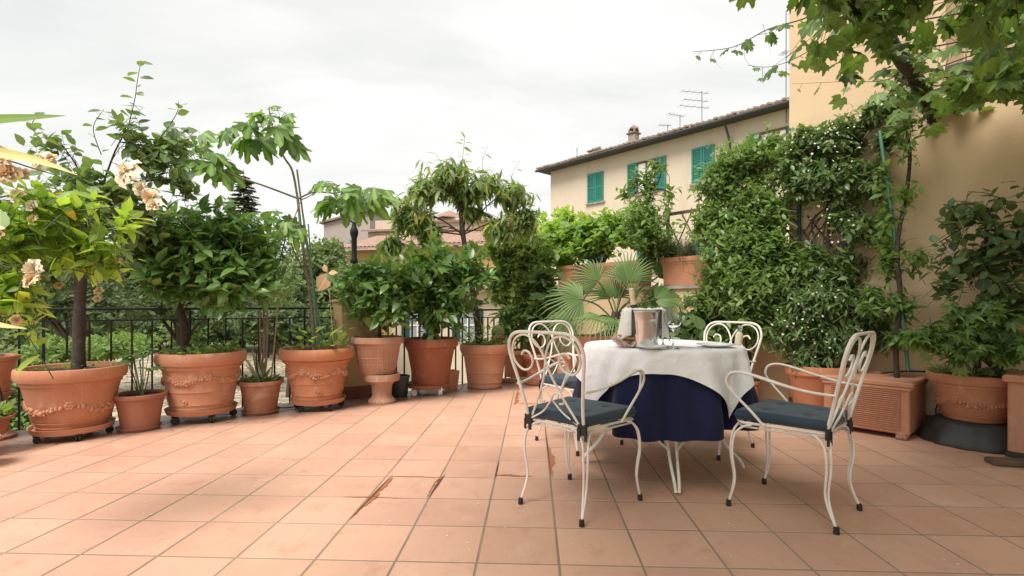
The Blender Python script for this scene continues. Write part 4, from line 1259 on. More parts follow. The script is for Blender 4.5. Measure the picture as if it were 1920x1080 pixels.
# ================================================================== POTS
def weeds(root, c, r, n, size=.05, h=.05, mat='weed', tm=OV, seed=1, name='ground_cover'):
    g_ = np.random.default_rng(seed)
    a = g_.random(n) * 6.283; rr = r * np.sqrt(g_.random(n))
    P = np.stack([c[0] + np.cos(a) * rr, c[1] + np.sin(a) * rr, c[2] + h * g_.random(n)], 1)
    D = np.stack([np.cos(a) * .7 + .5 * g_.normal(size=n), np.sin(a) * .7 + .5 * g_.normal(size=n), .25 + .6 * g_.random(n)], 1)
    NN = np.tile([0, 0, 1.0], (n, 1)) + .4 * g_.normal(size=(n, 3))
    put_leaves(root, tm, P + np.array(root.location), D, NN, size * (.6 + .6 * g_.random(n)), L[mat], 0, stuff=name)
PROF = {
 'classic': [(.62, 0), (.64, .01), (.66, .05), (.655, .06), (.67, .09), (.685, .095), (.70, .12), (.69, .13), (.73, .30), (.80, .55), (.855, .74), (.86, .76), (.90, .77), (.905, .80), (.90, .815), (.96, .83), (.995, .87), (1.0, .93), (.985, .985), (.96, 1.0), (.92, .995), (.90, .97), (.89, .90)],
 'bowl': [(.60, 0), (.62, .01), (.64, .05), (.62, .06), (.66, .12), (.675, .125), (.665, .14), (.70, .17), (.78, .45), (.86, .70), (.88, .73), (.90, .735), (.905, .77), (.90, .785), (.965, .80), (1.0, .86), (1.0, .95), (.985, .99), (.96, 1.0), (.93, .99), (.91, .95), (.90, .90)],
 'rings': [(.68, 0), (.70, .01), (.71, .07), (.69, .075), (.705, .12), (.72, .125), (.71, .14), (.755, .34), (.77, .345), (.76, .36), (.80, .52), (.84, .70), (.90, .735), (.91, .76), (.90, .78), (.96, .80), (1.0, .86), (1.0, .93), (.98, .98), (.95, 1.0), (.92, .99), (.90, .95), (.89, .90)],
 'plain': [(.66, 0), (.68, .01), (.80, .55), (.88, .84), (.93, .86), (.98, .88), (1.0, .93), (.99, .99), (.96, 1.0), (.93, .985), (.92, .92)],
 'straight': [(.66, 0), (.68, .015), (.86, .72), (.90, .76), (.905, .80), (.97, .82), (1.0, .84), (1.0, .98), (.985, 1.0), (.94, 1.0), (.92, .97), (.90, .90)],
}
def pot(px, Y, z, r, h, style, mat, label, name='flower_pot', group='terracotta flower pots', garland=0, gz=.45, soil=True, medal=0, weed=0, weedsize=.04, rz=0.0, X=None, seedw=1, weedmat='weed', base=1.0):
    x = gx(px, Y) if X is None else X
    root = empty(name, (x, Y, z), rz, label, 'flower pot', group)
    pf = [((a if a > .9 else a * base + (1 - base) * a * ((b_ / .9) if b_ < .9 else 1)) * r, b_ * h) for a, b_ in PROF[style]]
    ph = x * 3
    w_ = MB().lathe(pf, 56, wob=lambda a, z: .004 * math.sin(2 * a + ph) + .002 * math.sin(5 * a + ph)).build('wall', M[mat], root, smooth=38)
    def rad_at(t):
        for (r0, z0), (r1, z1) in zip(pf[:-1], pf[1:]):
            if z0 <= t * h <= z1 and z1 > z0: return r0 + (r1 - r0) * (t * h - z0) / (z1 - z0)
        return r * .8
    if garland:
        mb = MB(); sw = garland; g_ = random.Random(int(px))
        for k in range(sw):
            a0 = 2 * math.pi * k / sw + .3
            for q in range(15):
                t = q / 14; a = a0 + (2 * math.pi / sw) * (.06 + .88 * t)
                zz = gz - .10 * math.sin(math.pi * t); rr = rad_at(zz) + .0005
                big = .5 + .6 * math.sin(math.pi * t)
                for w2 in range(2):
                    mb.blob((math.cos(a) * rr, math.sin(a) * rr, zz * h + g_.uniform(-.35, .35) * .03 * big + (w2 - .5) * .018 * big), r * .046 * g_.uniform(.6, 1.2) * (.7 + .5 * big), 1.0, 1.0, 1.0, 6, 4)
            a = a0; rr = rad_at(gz)
            for q in range(7):
                b2 = q * 2 * math.pi / 6; s_ = .022 if q < 6 else 0
                mb.blob((math.cos(a + s_ / r * math.cos(b2)) * rr, math.sin(a + s_ / r * math.cos(b2)) * rr, gz * h + s_ * math.sin(b2)), r * .052, 1, 1, 1, 6, 4)
        mb.build('garland', M[mat], w_, smooth=60, kind='stuff')
    if medal:
        mb = MB()
        for k in range(medal):
            a = R(-100) + k * 2 * math.pi / medal + .1; rr = rad_at(.2) + .001
            c_ = Vector((math.cos(a) * rr, math.sin(a) * rr, .2 * h)); ta = Vector((-math.sin(a), math.cos(a), 0))
            mb.tube([c_ + ta * math.cos(q) * .028 + Vector((0, 0, 1)) * math.sin(q) * .028 for q in np.linspace(0, 6.283, 15)[:-1]], .004, 5, closed=True)
            mb.blob(c_, .012, 1, 1, 1, 6, 4)
        mb.build('medallion', M[mat], w_, smooth=60)
    if soil:
        vs = [(0, 0, h * .92)]; fs = []
        for ring in (1, 2, 3, 4):
            for k in range(20):
                a = 2 * math.pi * k / 20; rr = r * .905 * ring / 4
                vs.append((math.cos(a) * rr, math.sin(a) * rr, h * .92 + (.012 * math.sin(k * 2.3 + ring) if ring < 4 else -.01)))
        fs = [(0, 1 + k, 1 + (k + 1) % 20) for k in range(20)]
        for ring in range(3):
            for k in range(20): a = 1 + ring * 20; fs.append((a + k, a + 20 + k, a + 20 + (k + 1) % 20, a + (k + 1) % 20))
        MB().add(vs, fs).build('soil', M['soil'], root, smooth=179)
    if weed: weeds(root, (0, 0, h * .92), r * .85, weed, weedsize, seed=seedw, mat=weedmat)
    return root
def trolley(p, r, h, label, ornate=False, group='plant trolleys'):
    root = empty('plant_trolley', (p[0], p[1], 0), .35, label, 'trolley', group)
    MB().lathe([(0, h - .022), (r - .03, h - .03), (r - .012, h - .022), (r, h + .010), (r + .004, h + .018), (r - .006, h + .018), (r - .02, h - .004), (0, h - .004)], 44, cap0=False).build('tray', M['terra'] if not ornate else M['terra_dark'], root, smooth=40)
    for k in range(5 if not ornate else 4):
        a = R(-78) + 2 * math.pi * k / (5 if not ornate else 4) + .3; x, y = math.cos(a) * (r - .035), math.sin(a) * (r - .035)
        wr = (h - .03) * .45
        w_ = MB()
        for s_ in (-1, 1):
            q = Vector((math.cos(a + 1.2), math.sin(a + 1.2), 0)) * s_ * .008
            d = Vector((math.cos(a + 1.2), math.sin(a + 1.2), 0)) * .007
            w_.tube([Vector((x, y, wr)) + q * 1.3 - d * .7, Vector((x, y, wr)) + q * 1.3 + d * .7], wr, 14)
        wheel = w_.build('wheel', M['rubber'] if not ornate else M['white_iron'], root, smooth=40)
        mb = MB(); mb.tube([(x, y, wr * 1.1), (x, y, h - .025)], .008, 6); mb.box((x, y, h - .033), (.035, .035, .012), a)
        if ornate: mb.tube(spline([(x, y, h * .8), (x * 1.1, y * 1.1, h * .9), (x * 1.2, y * 1.2, h * .6), (x * 1.1, y * 1.1, h * .45), (x * 1.05, y * 1.05, h * .6)], 4), .005, 5)
        mb.build('bracket', M['iron'] if not ornate else M['white_iron'], wheel)
    return root
def saucer(p, r, label, z=0.0, mat='terra_dark', name='saucer'):
    o = MB().lathe([(0, 0), (r * .88, 0), (r, .028), (r * .985, .032), (r * .95, .028), (r * .86, .006), (0, .006)], 40, cap0=False).build(name, M[mat], None, smooth=40)
    o.location = (p[0], p[1], z); tag(o, label, 'saucer', 'terracotta saucers'); return o
def PX(px, Y): return (gx(px, Y), Y)

trolley(PX(137, 3.83), .255, .08, 'wheeled trolley under the widest terracotta pot with a fruit garland')
p1 = pot(137, 3.83, .081, .335, .455, 'bowl', 'terra', 'widest terracotta pot with fruit garland, under the dark straight trunk', garland=4, gz=.42, weed=60, weedsize=.04, rz=.35, base=1.02)
saucer(PX(261, 4.05), .155, 'brown saucer under the small pot between the two large garlanded pots')
pot(263, 4.05, .008, .185, .285, 'plain', 'terra_dark', 'small dark terracotta pot with three leafy stalks between two large pots', weed=0)
trolley(PX(379, 4.42), .275, .095, 'wheeled trolley under the large garlanded pot of the glossy citrus bush')
p3 = pot(379, 4.42, .096, .352, .50, 'rings', 'terra_pale', 'large pale terracotta pot with garland and medallion under the glossy citrus bush', garland=5, gz=.60, medal=5, weed=260, weedsize=.05, rz=.1)
saucer(PX(489, 4.66), .165, 'saucer under the small red brown pot right of the citrus pot')
p4 = pot(489, 4.66, .008, .195, .30, 'plain', 'terra_dark', 'small red brown pot with striped strappy leaves', weed=150, weedsize=.05)
trolley(PX(597, 4.87), .25, .09, 'wheeled trolley under the fig tree pot')
p5 = pot(595, 4.87, .091, .345, .50, 'rings', 'terra', 'large terracotta pot with garland left of the ochre pillar holding the fig', garland=5, gz=.58, medal=5, weed=60, weedsize=.05, rz=.5, base=.93)
# pedestal with pot
ped = empty('pot_pedestal', (*PX(716, 5.15), 0), 0, 'weathered flared terracotta pedestal in front of the ochre pillar', 'pedestal')
MB().lathe([(.135, 0), (.14, .02), (.135, .035), (.115, .05), (.10, .07), (.098, .10), (.105, .18), (.13, .215), (.165, .225), (.178, .235), (.182, .27), (.18, .30), (.16, .30), (.15, .28)], 40, cap1=True).build('body', M['terra_old'], ped, smooth=40)
p6 = pot(708, 5.17, .302, .26, .375, 'straight', 'terra_old', 'weathered pale streaked terracotta pot raised on the flared pedestal', weed=30)
mb = MB()
for k in range(24):
    a = 2 * math.pi * k / 24; mb.tube([(math.cos(a) * .1825, math.sin(a) * .1825, .05), (math.cos(a) * .2185, math.sin(a) * .2185, .25)], .006, 5)
mb.build('ribs', M['terra_old'], p6, smooth=60, kind='stuff')
for zz in (.10, .165): MB().tube([(math.cos(a) * (.1745 + zz * .18), math.sin(a) * (.1745 + zz * .18), zz) for a in np.linspace(0, 6.283, 41)[:-1]], .005, 5, closed=True).build('band', M['terra_old'], p6, smooth=60)
bp = MB().lathe([(.085, 0), (.088, .01), (.105, .20), (.112, .205), (.112, .225), (.10, .225), (.085, .03), (0, .03)], 24).build('plastic_pot', M['pvc'], None, smooth=40)
bp.location = (gx(749, 5.5), 5.5, 0.005); tag(bp, 'empty black plastic pot on the floor between the pedestal and the next pot', 'flower pot')
trolley(PX(803, 5.68), .235, .10, 'cream scrolled metal trolley under the plain tall pot right of the pillar', ornate=True)
saucer(PX(803, 5.68), .225, 'terracotta saucer on the cream scrolled trolley', .10)
p7 = pot(808, 5.68, .108, .305, .52, 'straight', 'terra_dark', 'tall plain brown terracotta pot on the cream scrolled trolley', weed=20, base=.94)
sp_ = empty('square_pot', (*PX(846, 6.0), 0), pr, 'narrow square terracotta pot tucked between two big round pots', 'flower pot')
vs = [(-.055, -.055, 0), (.055, -.055, 0), (.055, .055, 0), (-.055, .055, 0), (-.075, -.075, .22), (.075, -.075, .22), (.075, .075, .22), (-.075, .075, .22), (-.062, -.062, .22), (.062, -.062, .22), (.062, .062, .22), (-.062, .062, .22), (-.058, -.058, .19), (.058, -.058, .19), (.058, .058, .19), (-.058, .058, .19)]
MB().add(vs, [(3, 2, 1, 0)] + [(q * 4 + k, q * 4 + (k + 1) % 4, q * 4 + 4 + (k + 1) % 4, q * 4 + 4 + k) for q in range(3) for k in range(4)] + [(12, 13, 14, 15)]).build('wall', M['terra'], sp_)
p8 = pot(909, 6.16, .004, .305, .525, 'rings', 'terra_pale', 'terracotta pot with raised rings holding the drooping leaved tree', weed=160, weedsize=.06, seedw=5)
cx_ = PX(933, 6.28)
cp_ = pot(933, 6.30, .49, .088, .115, 'straight', 'terra_dark', 'tiny terracotta pot with a round cactus', soil=True)
cc_ = empty('cactus', (*cx_[:1], 6.30, .59), 0, 'round ribbed cactus in the tiny pot behind the ringed pot', 'cactus')
mb = MB(); seg = 40
vs = []; fs = []
for j in range(9):
    ph = math.pi * (j + .3) / 9.2
    for k in range(seg):
        a = 2 * math.pi * k / seg; rr = .075 * math.sin(ph) * (1 + .08 * math.cos(14 * a)); vs.append((math.cos(a) * rr, math.sin(a) * rr, .07 - .088 * math.cos(ph)))
fs = [(j * seg + k, j * seg + (k + 1) % seg, (j + 1) * seg + (k + 1) % seg, (j + 1) * seg + k) for j in range(8) for k in range(seg)] + [tuple(8 * seg + k for k in range(seg))]
mb.add(vs, fs).build('body', simple('cactus_skin', (.16, .20, .09), .7), cc_, smooth=70)
mb = MB(); g_ = random.Random(4)
for k in range(220):
    a = 2 * math.pi * (k % 14) / 14; ph = math.pi * (.12 + .7 * (k // 14) / 16); rr = .079 * math.sin(ph)
    p = Vector((math.cos(a) * rr, math.sin(a) * rr, .07 - .09 * -math.cos(ph) if False else .07 + .09 * math.cos(ph)))
    q = p + Vector((math.cos(a), math.sin(a), g_.uniform(-.6, .9))) * .014; mb.add([p + Vector((0, 0, .001)), p - Vector((0, 0, .001)), q], [(0, 1, 2)])
mb.build('spines', simple('cactus_spine', (.62, .52, .32), .6), cc_, kind='stuff')
p9 = pot(966, 6.72, .045, .185, .355, 'straight', 'terra', 'plain pot standing on bricks behind the ringed pot', weed=40)
for k, (px_b, Yb, r_, lab) in enumerate([(950, 6.50, .2, 'loose brick lying in front of the pot on bricks'), (985, 6.62, -.3, 'second loose brick just behind the left front chair')]):
    o = MB().box((0, 0, .024), (.20, .10, .045), bev=.006).build('brick', M['brickish'], None); o.location = (gx(px_b, Yb), Yb, .002); o.rotation_euler = (0, 0, r_); tag(o, lab, 'brick', 'loose bricks on the floor')
p10 = pot(1010, 6.35, .03, .20, .36, 'rings', 'terra_dark', 'brown pot seen through the scrolls of the left front chair', weed=30)
saucer(PX(1010, 6.35), .19, 'saucer under the pot seen through the chair scrolls', 0.003)
p11 = pot(995, 7.0, .004, .17, .56, 'plain', 'terra', 'slim terracotta pot behind the chairs near the short railing', weed=20)
ppalm = pot(1112, 5.9, .004, .25, .64, 'straight', 'terra_dark', 'tall brown pot holding the fan palm behind the table', weed=20)
px12 = pot(1062, 6.1, .004, .15, .40, 'plain', 'terra', 'small pot left of the palm pot behind the chairs')
# left edge
pA = pot(0, 3.75, .35, .18, .27, 'plain', 'terra', 'small terracotta pot raised at the left picture edge with curling wire', X=-3.92, weed=20)
st_ = MB().lathe([(.16, 0), (.165, .02), (.12, .05), (.11, .30), (.15, .33), (.155, .345)], 28, cap1=True).build('pot_stand', M['terra_old'], None, smooth=40); st_.location = (-3.92, 3.75, .002); tag(st_, 'weathered round stand under the small pot at the left picture edge', 'stand')
pB = pot(0, 3.36, .12, .17, .13, 'plain', 'terra_dark', 'shallow dark bowl with light green plant at the left picture edge', X=-3.56, weed=90, weedsize=.07, seedw=8)
pC = pot(0, 3.30, .0, .14, .12, 'plain', 'terra_old', 'low weathered pot supporting the shallow dark bowl', X=-3.56, weed=0, soil=False)
pD = pot(0, 3.08, .0, .14, .18, 'classic', 'terra_pale', 'pale garlanded pot cut off by the left picture edge near the floor', X=-3.33, garland=5, gz=.5, weed=10)
# right side
p13 = pot(1533, 4.42, .004, .255, .47, 'straight', 'terra', 'plain terracotta pot under the white flowering climber left of the ribbed planter', weed=30)
p14 = pot(1400, 4.95, .004, .13, .26, 'plain', 'terra', 'small terracotta pot just visible behind the right side of the tablecloth', weed=30)
tub = empty('upturned_tub', (gx(1826, 3.66), 3.66, 0), 0, 'black scalloped plastic tub turned upside down under the orange pot', 'tub')
MB().lathe([(.30, 0), (.305, .01), (.30, .03), (.285, .06), (.245, .145), (.225, .165), (.0, .168)], 60, wob=lambda a, z: .07 * abs(math.sin(7 * a)) ** .6 * max(0, 1 - z / .17)).build('body', M['pvc'], tub, smooth=50)
p15 = pot(1826, 3.66, .17, .272, .335, 'bowl', 'terra', 'orange terracotta pot with garland standing on the black upturned tub', garland=4, gz=.45, weed=120, weedsize=.06, seedw=4, base=1.04)
p16 = empty('tall_planter', W(.62, .47), math.atan2(WD.y, WD.x), 'tall plain terracotta planter cut off by the right picture edge', 'planter')
p16.location.z = .03
MB().box((0, 0, .24), (.34, .34, .48), bev=.01).build('wall', M['terra_pale'], p16)
MB().box((0, 0, .485), (.39, .39, .05), bev=.01).build('rim', M['terra_pale'], p16)
MB().box((0, 0, -.012), (.36, .36, .03)).build('base_tray', M['pvc'], p16)
# ribbed square planter with lion feet
bxp = W(-.34, .37); rp = empty('ribbed_planter', (bxp.x, bxp.y, .04), math.atan2(WD.y, WD.x), 'large square terracotta planter with horizontal ribs and paw feet', 'planter')
bw, bd_, bh = .56, .58, .405
MB().box((0, 0, bh / 2 - .012), (bw, bd_, bh - .024), bev=.008).build('body', M['terra_pale'], rp)
mb = MB()
for sx, sy, l1, l2 in ((0, -1, bw, 0), (0, 1, bw, 0)):
    mb.box((0, sy * (bd_ / 2 - .008), bh - .035), (bw + .05, .05, .04), bev=.008)
for sx in (-1, 1): mb.box((sx * (bw / 2 - .008), 0, bh - .0355), (.05, bd_ - .04, .039), bev=.008)
for sy in (-1, 1): mb.box((0, sy * (bd_ / 2 + .002), bh - .066), (bw + .015, .02, .018))
for sx in (-1, 1): mb.box((sx * (bw / 2 + .002), 0, bh - .0665), (.02, bd_ - .01, .017))
mb.build('rim', M['terra_pale'], rp)
ribm = MB().add([(-bw / 2 + .055, 0, 0), (bw / 2 - .055, 0, 0), (bw / 2 - .055, -.013, .001), (-bw / 2 + .055, -.013, .001), (-bw / 2 + .055, -.013, .0075), (bw / 2 - .055, -.013, .0075), (bw / 2 - .055, 0, .0090), (-bw / 2 + .055, 0, .0090)],
              [(0, 1, 2, 3), (3, 2, 5, 4), (4, 5, 6, 7)]).mesh('rib', M['terra_pale'])
for k in range(19):
    o = link('rib', ribm, rp); o.location = (0, -bd_ / 2 + .0005, .035 + k * .0155)
MB().box((0, 0, bh - .045), (bw - .03, bd_ - .03, .02)).build('soil', M['soil'], rp)
for sx in (-1, 1):
    for sy in (-1, 1):
        mb = MB(); c_ = (sx * (bw / 2 - .05), sy * (bd_ / 2 - .035))
        mb.blob((c_[0], c_[1], -.005), .045, 1, 1, .8, 10, 6)
        for k in (-1, 0, 1): mb.blob((c_[0] + k * .022, c_[1] + sy * .03, -.022), .018, .8, 1.3, 1.0, 8, 5)
        mb.build('paw_foot', M['terra_old'], rp, smooth=60)
# hoses and cables along the wall
def cable(name, pts, r, mat, label, cat='cable'):
    o = MB().tube(spline(pts, 8), r, 6).build(name, M[mat], None, smooth=60); tag(o, label, cat); return o
cable('watering_tube', [(2.98, 4.05, .45), (3.2, 4.02, .47), W(-.0, .05, .44), W(.03, .03, .30), W(.0, .05, .12), W(.15, .1, .015)], .006, 'iron', 'thin black watering tube running over the ribbed planter down the wall')
cable('watering_tube', [(-3.8, 3.72, .60), (-3.70, 3.60, .64), (-3.66, 3.55, .55), (-3.62, 3.56, .35), (-3.63, 3.60, .18), (-3.7, 3.65, .08)], .006, 'iron', 'thin black watering tube curling beside the widest pot')
cable('watering_tube', [(-2.36, 4.6, .62), (-2.30, 4.52, .57), (-2.28, 4.5, .4), (-2.24, 4.6, .2), (-2.2, 4.75, .03), (-2.0, 5.0, .02)], .006, 'iron', 'thin black watering tube hanging between the citrus pot and the fig pot')
# wooden plank at the right edge
pk = MB().box((0, 0, .02), (.55, .10, .032), bev=.006).build('wooden_board', M['wood'], None); pk.location = (3.15 + .12, 3.10, .0); pk.rotation_euler = (0, 0, -.22); tag(pk, 'short weathered board lying on the tiles at the right edge', 'board')
# petals on the floor
g_ = random.Random(11); mb = MB()
for k in range(60):
    px_, py_ = g_.uniform(150, 1800), g_.uniform(800, 1060)
    p = gp(px_, py_); r = g_.uniform(.004, .009); a = g_.random() * 6
    mb.add([(p.x + math.cos(a + q * 1.57) * r * (1 if q % 2 else .6), p.y + math.sin(a + q * 1.57) * r * (1 if q % 2 else .6), .0035 + .001 * (q % 2)) for q in range(4)], [(0, 1, 2, 3)])
o = mb.build('fallen_petals', M['petal_white'], None, kind='stuff'); tag(o, 'tiny white fallen petals scattered on the tiles', 'petals')
g_ = random.Random(12); mb = MB()
for k in range(260):
    s_ = g_.uniform(-1.5, 2.2); p = FP(s_, g_.uniform(.15, .95)); r = g_.uniform(.006, .02); a = g_.random() * 6
    mb.add([(p.x + math.cos(a + q * 1.57) * r * (1 if q % 2 else .5), p.y + math.sin(a + q * 1.57) * r * (1 if q % 2 else .5), .004 + .004 * g_.random()) for q in range(4)], [(0, 1, 2, 3)])
o = mb.build('dry_litter', M['dry'], None, kind='stuff'); tag(o, 'dry leaf litter on the floor among the left pots', 'leaf litter')

# ================================================================== PLANTS
def ball(px, py, Y, rx, ry, rz=None, w=None): return pxblob(px, py, Y, rx, ry, rz, w)
# tree in the widest pot
ct_ = plant('courtyard_tree', 'dark leaved tree with straight dark trunk in the widest pot', 'tree', (gx(147, 3.83), 3.83, .50),
      [ball(110, 262, 3.8, 42, 30), ball(150, 325, 3.8, 62, 36), ball(245, 232, 3.85, 42, 40), ball(290, 285, 3.9, 55, 45), ball(215, 345, 3.8, 75, 45), ball(330, 262, 4.0, 40, 30), ball(140, 410, 3.85, 85, 52), ball(255, 410, 3.9, 55, 45), ball(90, 490, 3.9, 60, 50), ball(345, 340, 4.0, 40, 40)],
      OVR, L['lemon'], .080, 350, 5, .26, nobj=300, trunk=[(gx(147, 3.83), 3.83, .48), at(149, 600, 3.83), at(152, 500, 3.83), at(158, 430, 3.83), at(185, 370, 3.83)], lk=.2, tr=.045, trunk_mat='bark_dark', up=.5, droop=.1, rmin=.3, ragged=.28,
      forks=[3, 4, 4, 3, 3, 4, 3, 3, 3, 4])
def shoot(root, pts, nl, size, tm, mat, r=.004, twod=(0, 0, .3)):
    q = spline([Vector(p) for p in pts], 8); m = len(q); lc = Vector(root.location)
    MB().tube([p - lc for p in q], [r * (1 - .6 * i / m) for i in range(m)], 5).build('shoot', M['bark'], root, smooth=60)
    P = []; D = []; NN = []
    for k in range(nl):
        p = q[int((k + .5) / nl * (m - 1))]; a = k * 2.4; d = Vector((math.cos(a), math.sin(a) * .5, .15 + rng.normal() * .25))
        P.append(p + d * .012); D.append(d); NN.append((rng.normal() * .3, -.3 + rng.normal() * .3, .8))
    put_leaves(root, tm, P, D, NN, np.full(nl, size) * (.7 + .5 * rng.random(nl)), L[mat], nl)
shoot(ct_, [at(235, 260, 3.85), at(252, 190, 3.85), at(258, 150, 3.85), at(264, 116, 3.85)], 12, .085, OVR, 'lemon')
shoot(ct_, [at(300, 260, 3.85), at(330, 215, 3.85), at(335, 190, 3.85)], 7, .08, OVR, 'lemon')
shoot(ct_, [at(190, 290, 3.85), at(175, 240, 3.85), at(195, 205, 3.85)], 8, .08, OVR, 'lemon')
shoot(ct_, [at(80, 270, 3.85), at(60, 235, 3.8), at(75, 215, 3.8)], 7, .08, OVR, 'lemon')
root = empty('tree_shoot', at(262, 210, 3.85), 0, 'single thin upright shoot on top of the dark leaved tree', 'shoot') if False else None
# citrus bush
cb = (gx(350, 4.42), 4.42, .57)
plant('citrus_bush', 'broad dense glossy citrus bush in the large pale garlanded pot', 'bush', cb,
      [ball(300, 455, 4.35, 75, 58), ball(385, 430, 4.45, 85, 55), ball(465, 455, 4.45, 62, 60), ball(340, 520, 4.3, 85, 48), ball(430, 525, 4.35, 85, 50), ball(380, 480, 4.4, 110, 70), ball(500, 505, 4.5, 35, 45)],
      OV, L['citrus'], .105, 620, 7, .2, nobj=300, trunk=[cb, at(346, 610, 4.42), at(338, 575, 4.42), at(350, 530, 4.42)], tr=.042, trunk_mat='bark_dark', up=.45, rmin=.5, nout=.5, ragged=.22, sv=.35)
# bushes right of the pillar
b6 = (gx(712, 5.17), 5.17, .66)
plant('citrus_bush', 'low round glossy bush in the streaked pot on the pedestal', 'bush', b6,
      [ball(700, 520, 5.15, 68, 42), ball(715, 565, 5.1, 60, 42), ball(760, 540, 5.2, 30, 50), ball(655, 540, 5.2, 28, 30)], OV, L['citrus'], .095, 300, 7, .18, nobj=260,
      trunk=[b6, at(712, 600, 5.17)], tr=.02, trunk_mat='bark_dark', up=.5, rmin=.45, nout=.5, ragged=.22, sv=.35)
b7 = (gx(818, 5.68), 5.68, .60)
plant('citrus_bush', 'tall rounded glossy bush in the plain pot on the scrolled trolley', 'bush', b7,
      [ball(815, 500, 5.65, 70, 45), ball(830, 560, 5.6, 70, 50), ball(880, 500, 5.7, 45, 45), ball(780, 530, 5.6, 45, 55), ball(820, 600, 5.6, 28, 28)], OV, L['citrus'], .105, 400, 7, .2, nobj=280,
      trunk=[b7, at(818, 590, 5.68)], tr=.03, trunk_mat='bark_dark', up=.5, rmin=.45, nout=.5, ragged=.22, sv=.35)
# drooping tree
b8 = (gx(900, 6.16), 6.16, .50)
dt_ = plant('drooping_tree', 'slender open tree with long hanging leaves in the ringed pot', 'tree', b8,
      [ball(848, 315, 6.1, 38, 32), ball(905, 340, 6.1, 38, 30), ball(802, 345, 6.1, 40, 26), ball(768, 395, 6.0, 42, 36), ball(738, 448, 6.0, 30, 26), ball(805, 430, 6.0, 26, 30), ball(955, 355, 6.2, 36, 26), ball(985, 400, 6.2, 30, 42), ball(935, 420, 6.1, 32, 26), ball(880, 385, 6.2, 26, 20), ball(865, 350, 6.2, 40, 22)],
      LONG, L['peach'], .135, 560, 7, .22, nobj=290, trunk=[b8, at(893, 590, 6.16), at(882, 520, 6.16), at(868, 440, 6.16), at(864, 390, 6.16), at(866, 350, 6.16)], tr=.042, trunk_mat='bark_dark', lk=.25,
      up=.35, droop=.1, ldroop=.55, rmin=.3, ragged=.26, forks=[5, 4, 4, 3, 3, 3, 3, 3, 4, 3, 3], leafdir=.3, flat=.6)
shoot(dt_, [at(866, 330, 6.15), at(868, 290, 6.15), at(872, 258, 6.15)], 16, .12, LONG, 'peach')
for q_ in ((905, 300, 915, 272), (830, 310, 815, 285), (960, 330, 975, 300)): shoot(dt_, [at(q_[0], q_[1] + 20, 6.15), at(q_[0], q_[1], 6.15), at(q_[2], q_[3], 6.15)], 5, .10, LONG, 'peach', .003)
# striped strappy stems in the small pot
def strap_leaf(root, base, dirv, length, width, mat, droop=.5, name='leaf', twist=0.0, n=8):
    b = Vector(base); d = Vector(dirv).normalized(); side = d.cross(Vector((0, 0, 1)))
    if side.length < .05: side = Vector((1, 0, 0))
    side.normalize(); vs = []; uv = []
    for i in range(n + 1):
        t = i / n; p = b + d * length * t + Vector((0, 0, -droop * length * t * t))
        w = width * (.55 + .45 * math.sin(math.pi * min(1, t * 1.3))) * (1 - t ** 4) + .0008
        s = side * math.cos(twist * t) + d.cross(side) * math.sin(twist * t)
        up_ = s.cross(d).normalized()
        for k in (-1, 0, 1): vs.append(p + s * w * k + up_ * (.25 * w * abs(k))); uv.append((.5 + .5 * k, t))
    mb = MB().add(vs, [(3 * i + k, 3 * i + k + 1, 3 * i + 4 + k, 3 * i + 3 + k) for i in range(n) for k in range(2)])
    me = mb.mesh(name, mat, 179); uvl = me.uv_layers.new(name='UVMap')
    for lp in me.loops: uvl.data[lp.index].uv = uv[lp.vertex_index]
    return link(name, me, root)
r4 = empty('strappy_plant', (gx(489, 4.66), 4.66, .28), 0, 'cluster of grey striped strappy leaves and tall cut stems in the small red brown pot', 'plant')
for k in range(7):
    a = R(60 + 38 * k); strap_leaf(r4, (math.cos(a) * .03, math.sin(a) * .03, 0), (math.cos(a) * .45, math.sin(a) * .45, 1), .28 + .12 * (k % 3), .022, L['striped'], .35)
mb = MB()
for (x0, x1, y1, r_) in ((488, 494, 560, .010), (495, 500, 540, .008), (486, 505, 500, .007)):
    a = Vector((gx(x0, 4.66), 4.66, .28)) - Vector(r4.location); b2 = at(x1, y1, 4.68) - Vector(r4.location)
    mb.tube(spline([a, (a + b2) / 2 + Vector((.02, 0, 0)), b2], 5), r_, 8)
mb.build('stem', M['bark_pale'], r4, smooth=60)
for k in range(12):
    a = R(30 * k); strap_leaf(r4, at(500, 545 - (k % 3) * 18, 4.68) - Vector(r4.location), (math.cos(a), math.sin(a), .7), .22, .015, L['striped'], .6)
for (x0, x1, y1, lb) in ((508, 524, 540, 'thin brown garden cane leaning right in the strappy plant pot'), (489, 487, 585, 'short upright pale cane in the strappy plant pot')):
    o = MB().tube([(gx(x0, 4.7), 4.7, .27), at(x1, y1, 4.72)], .007, 6).build('garden_cane', M['bamboo'], None, smooth=60); tag(o, lb, 'cane', 'garden canes')
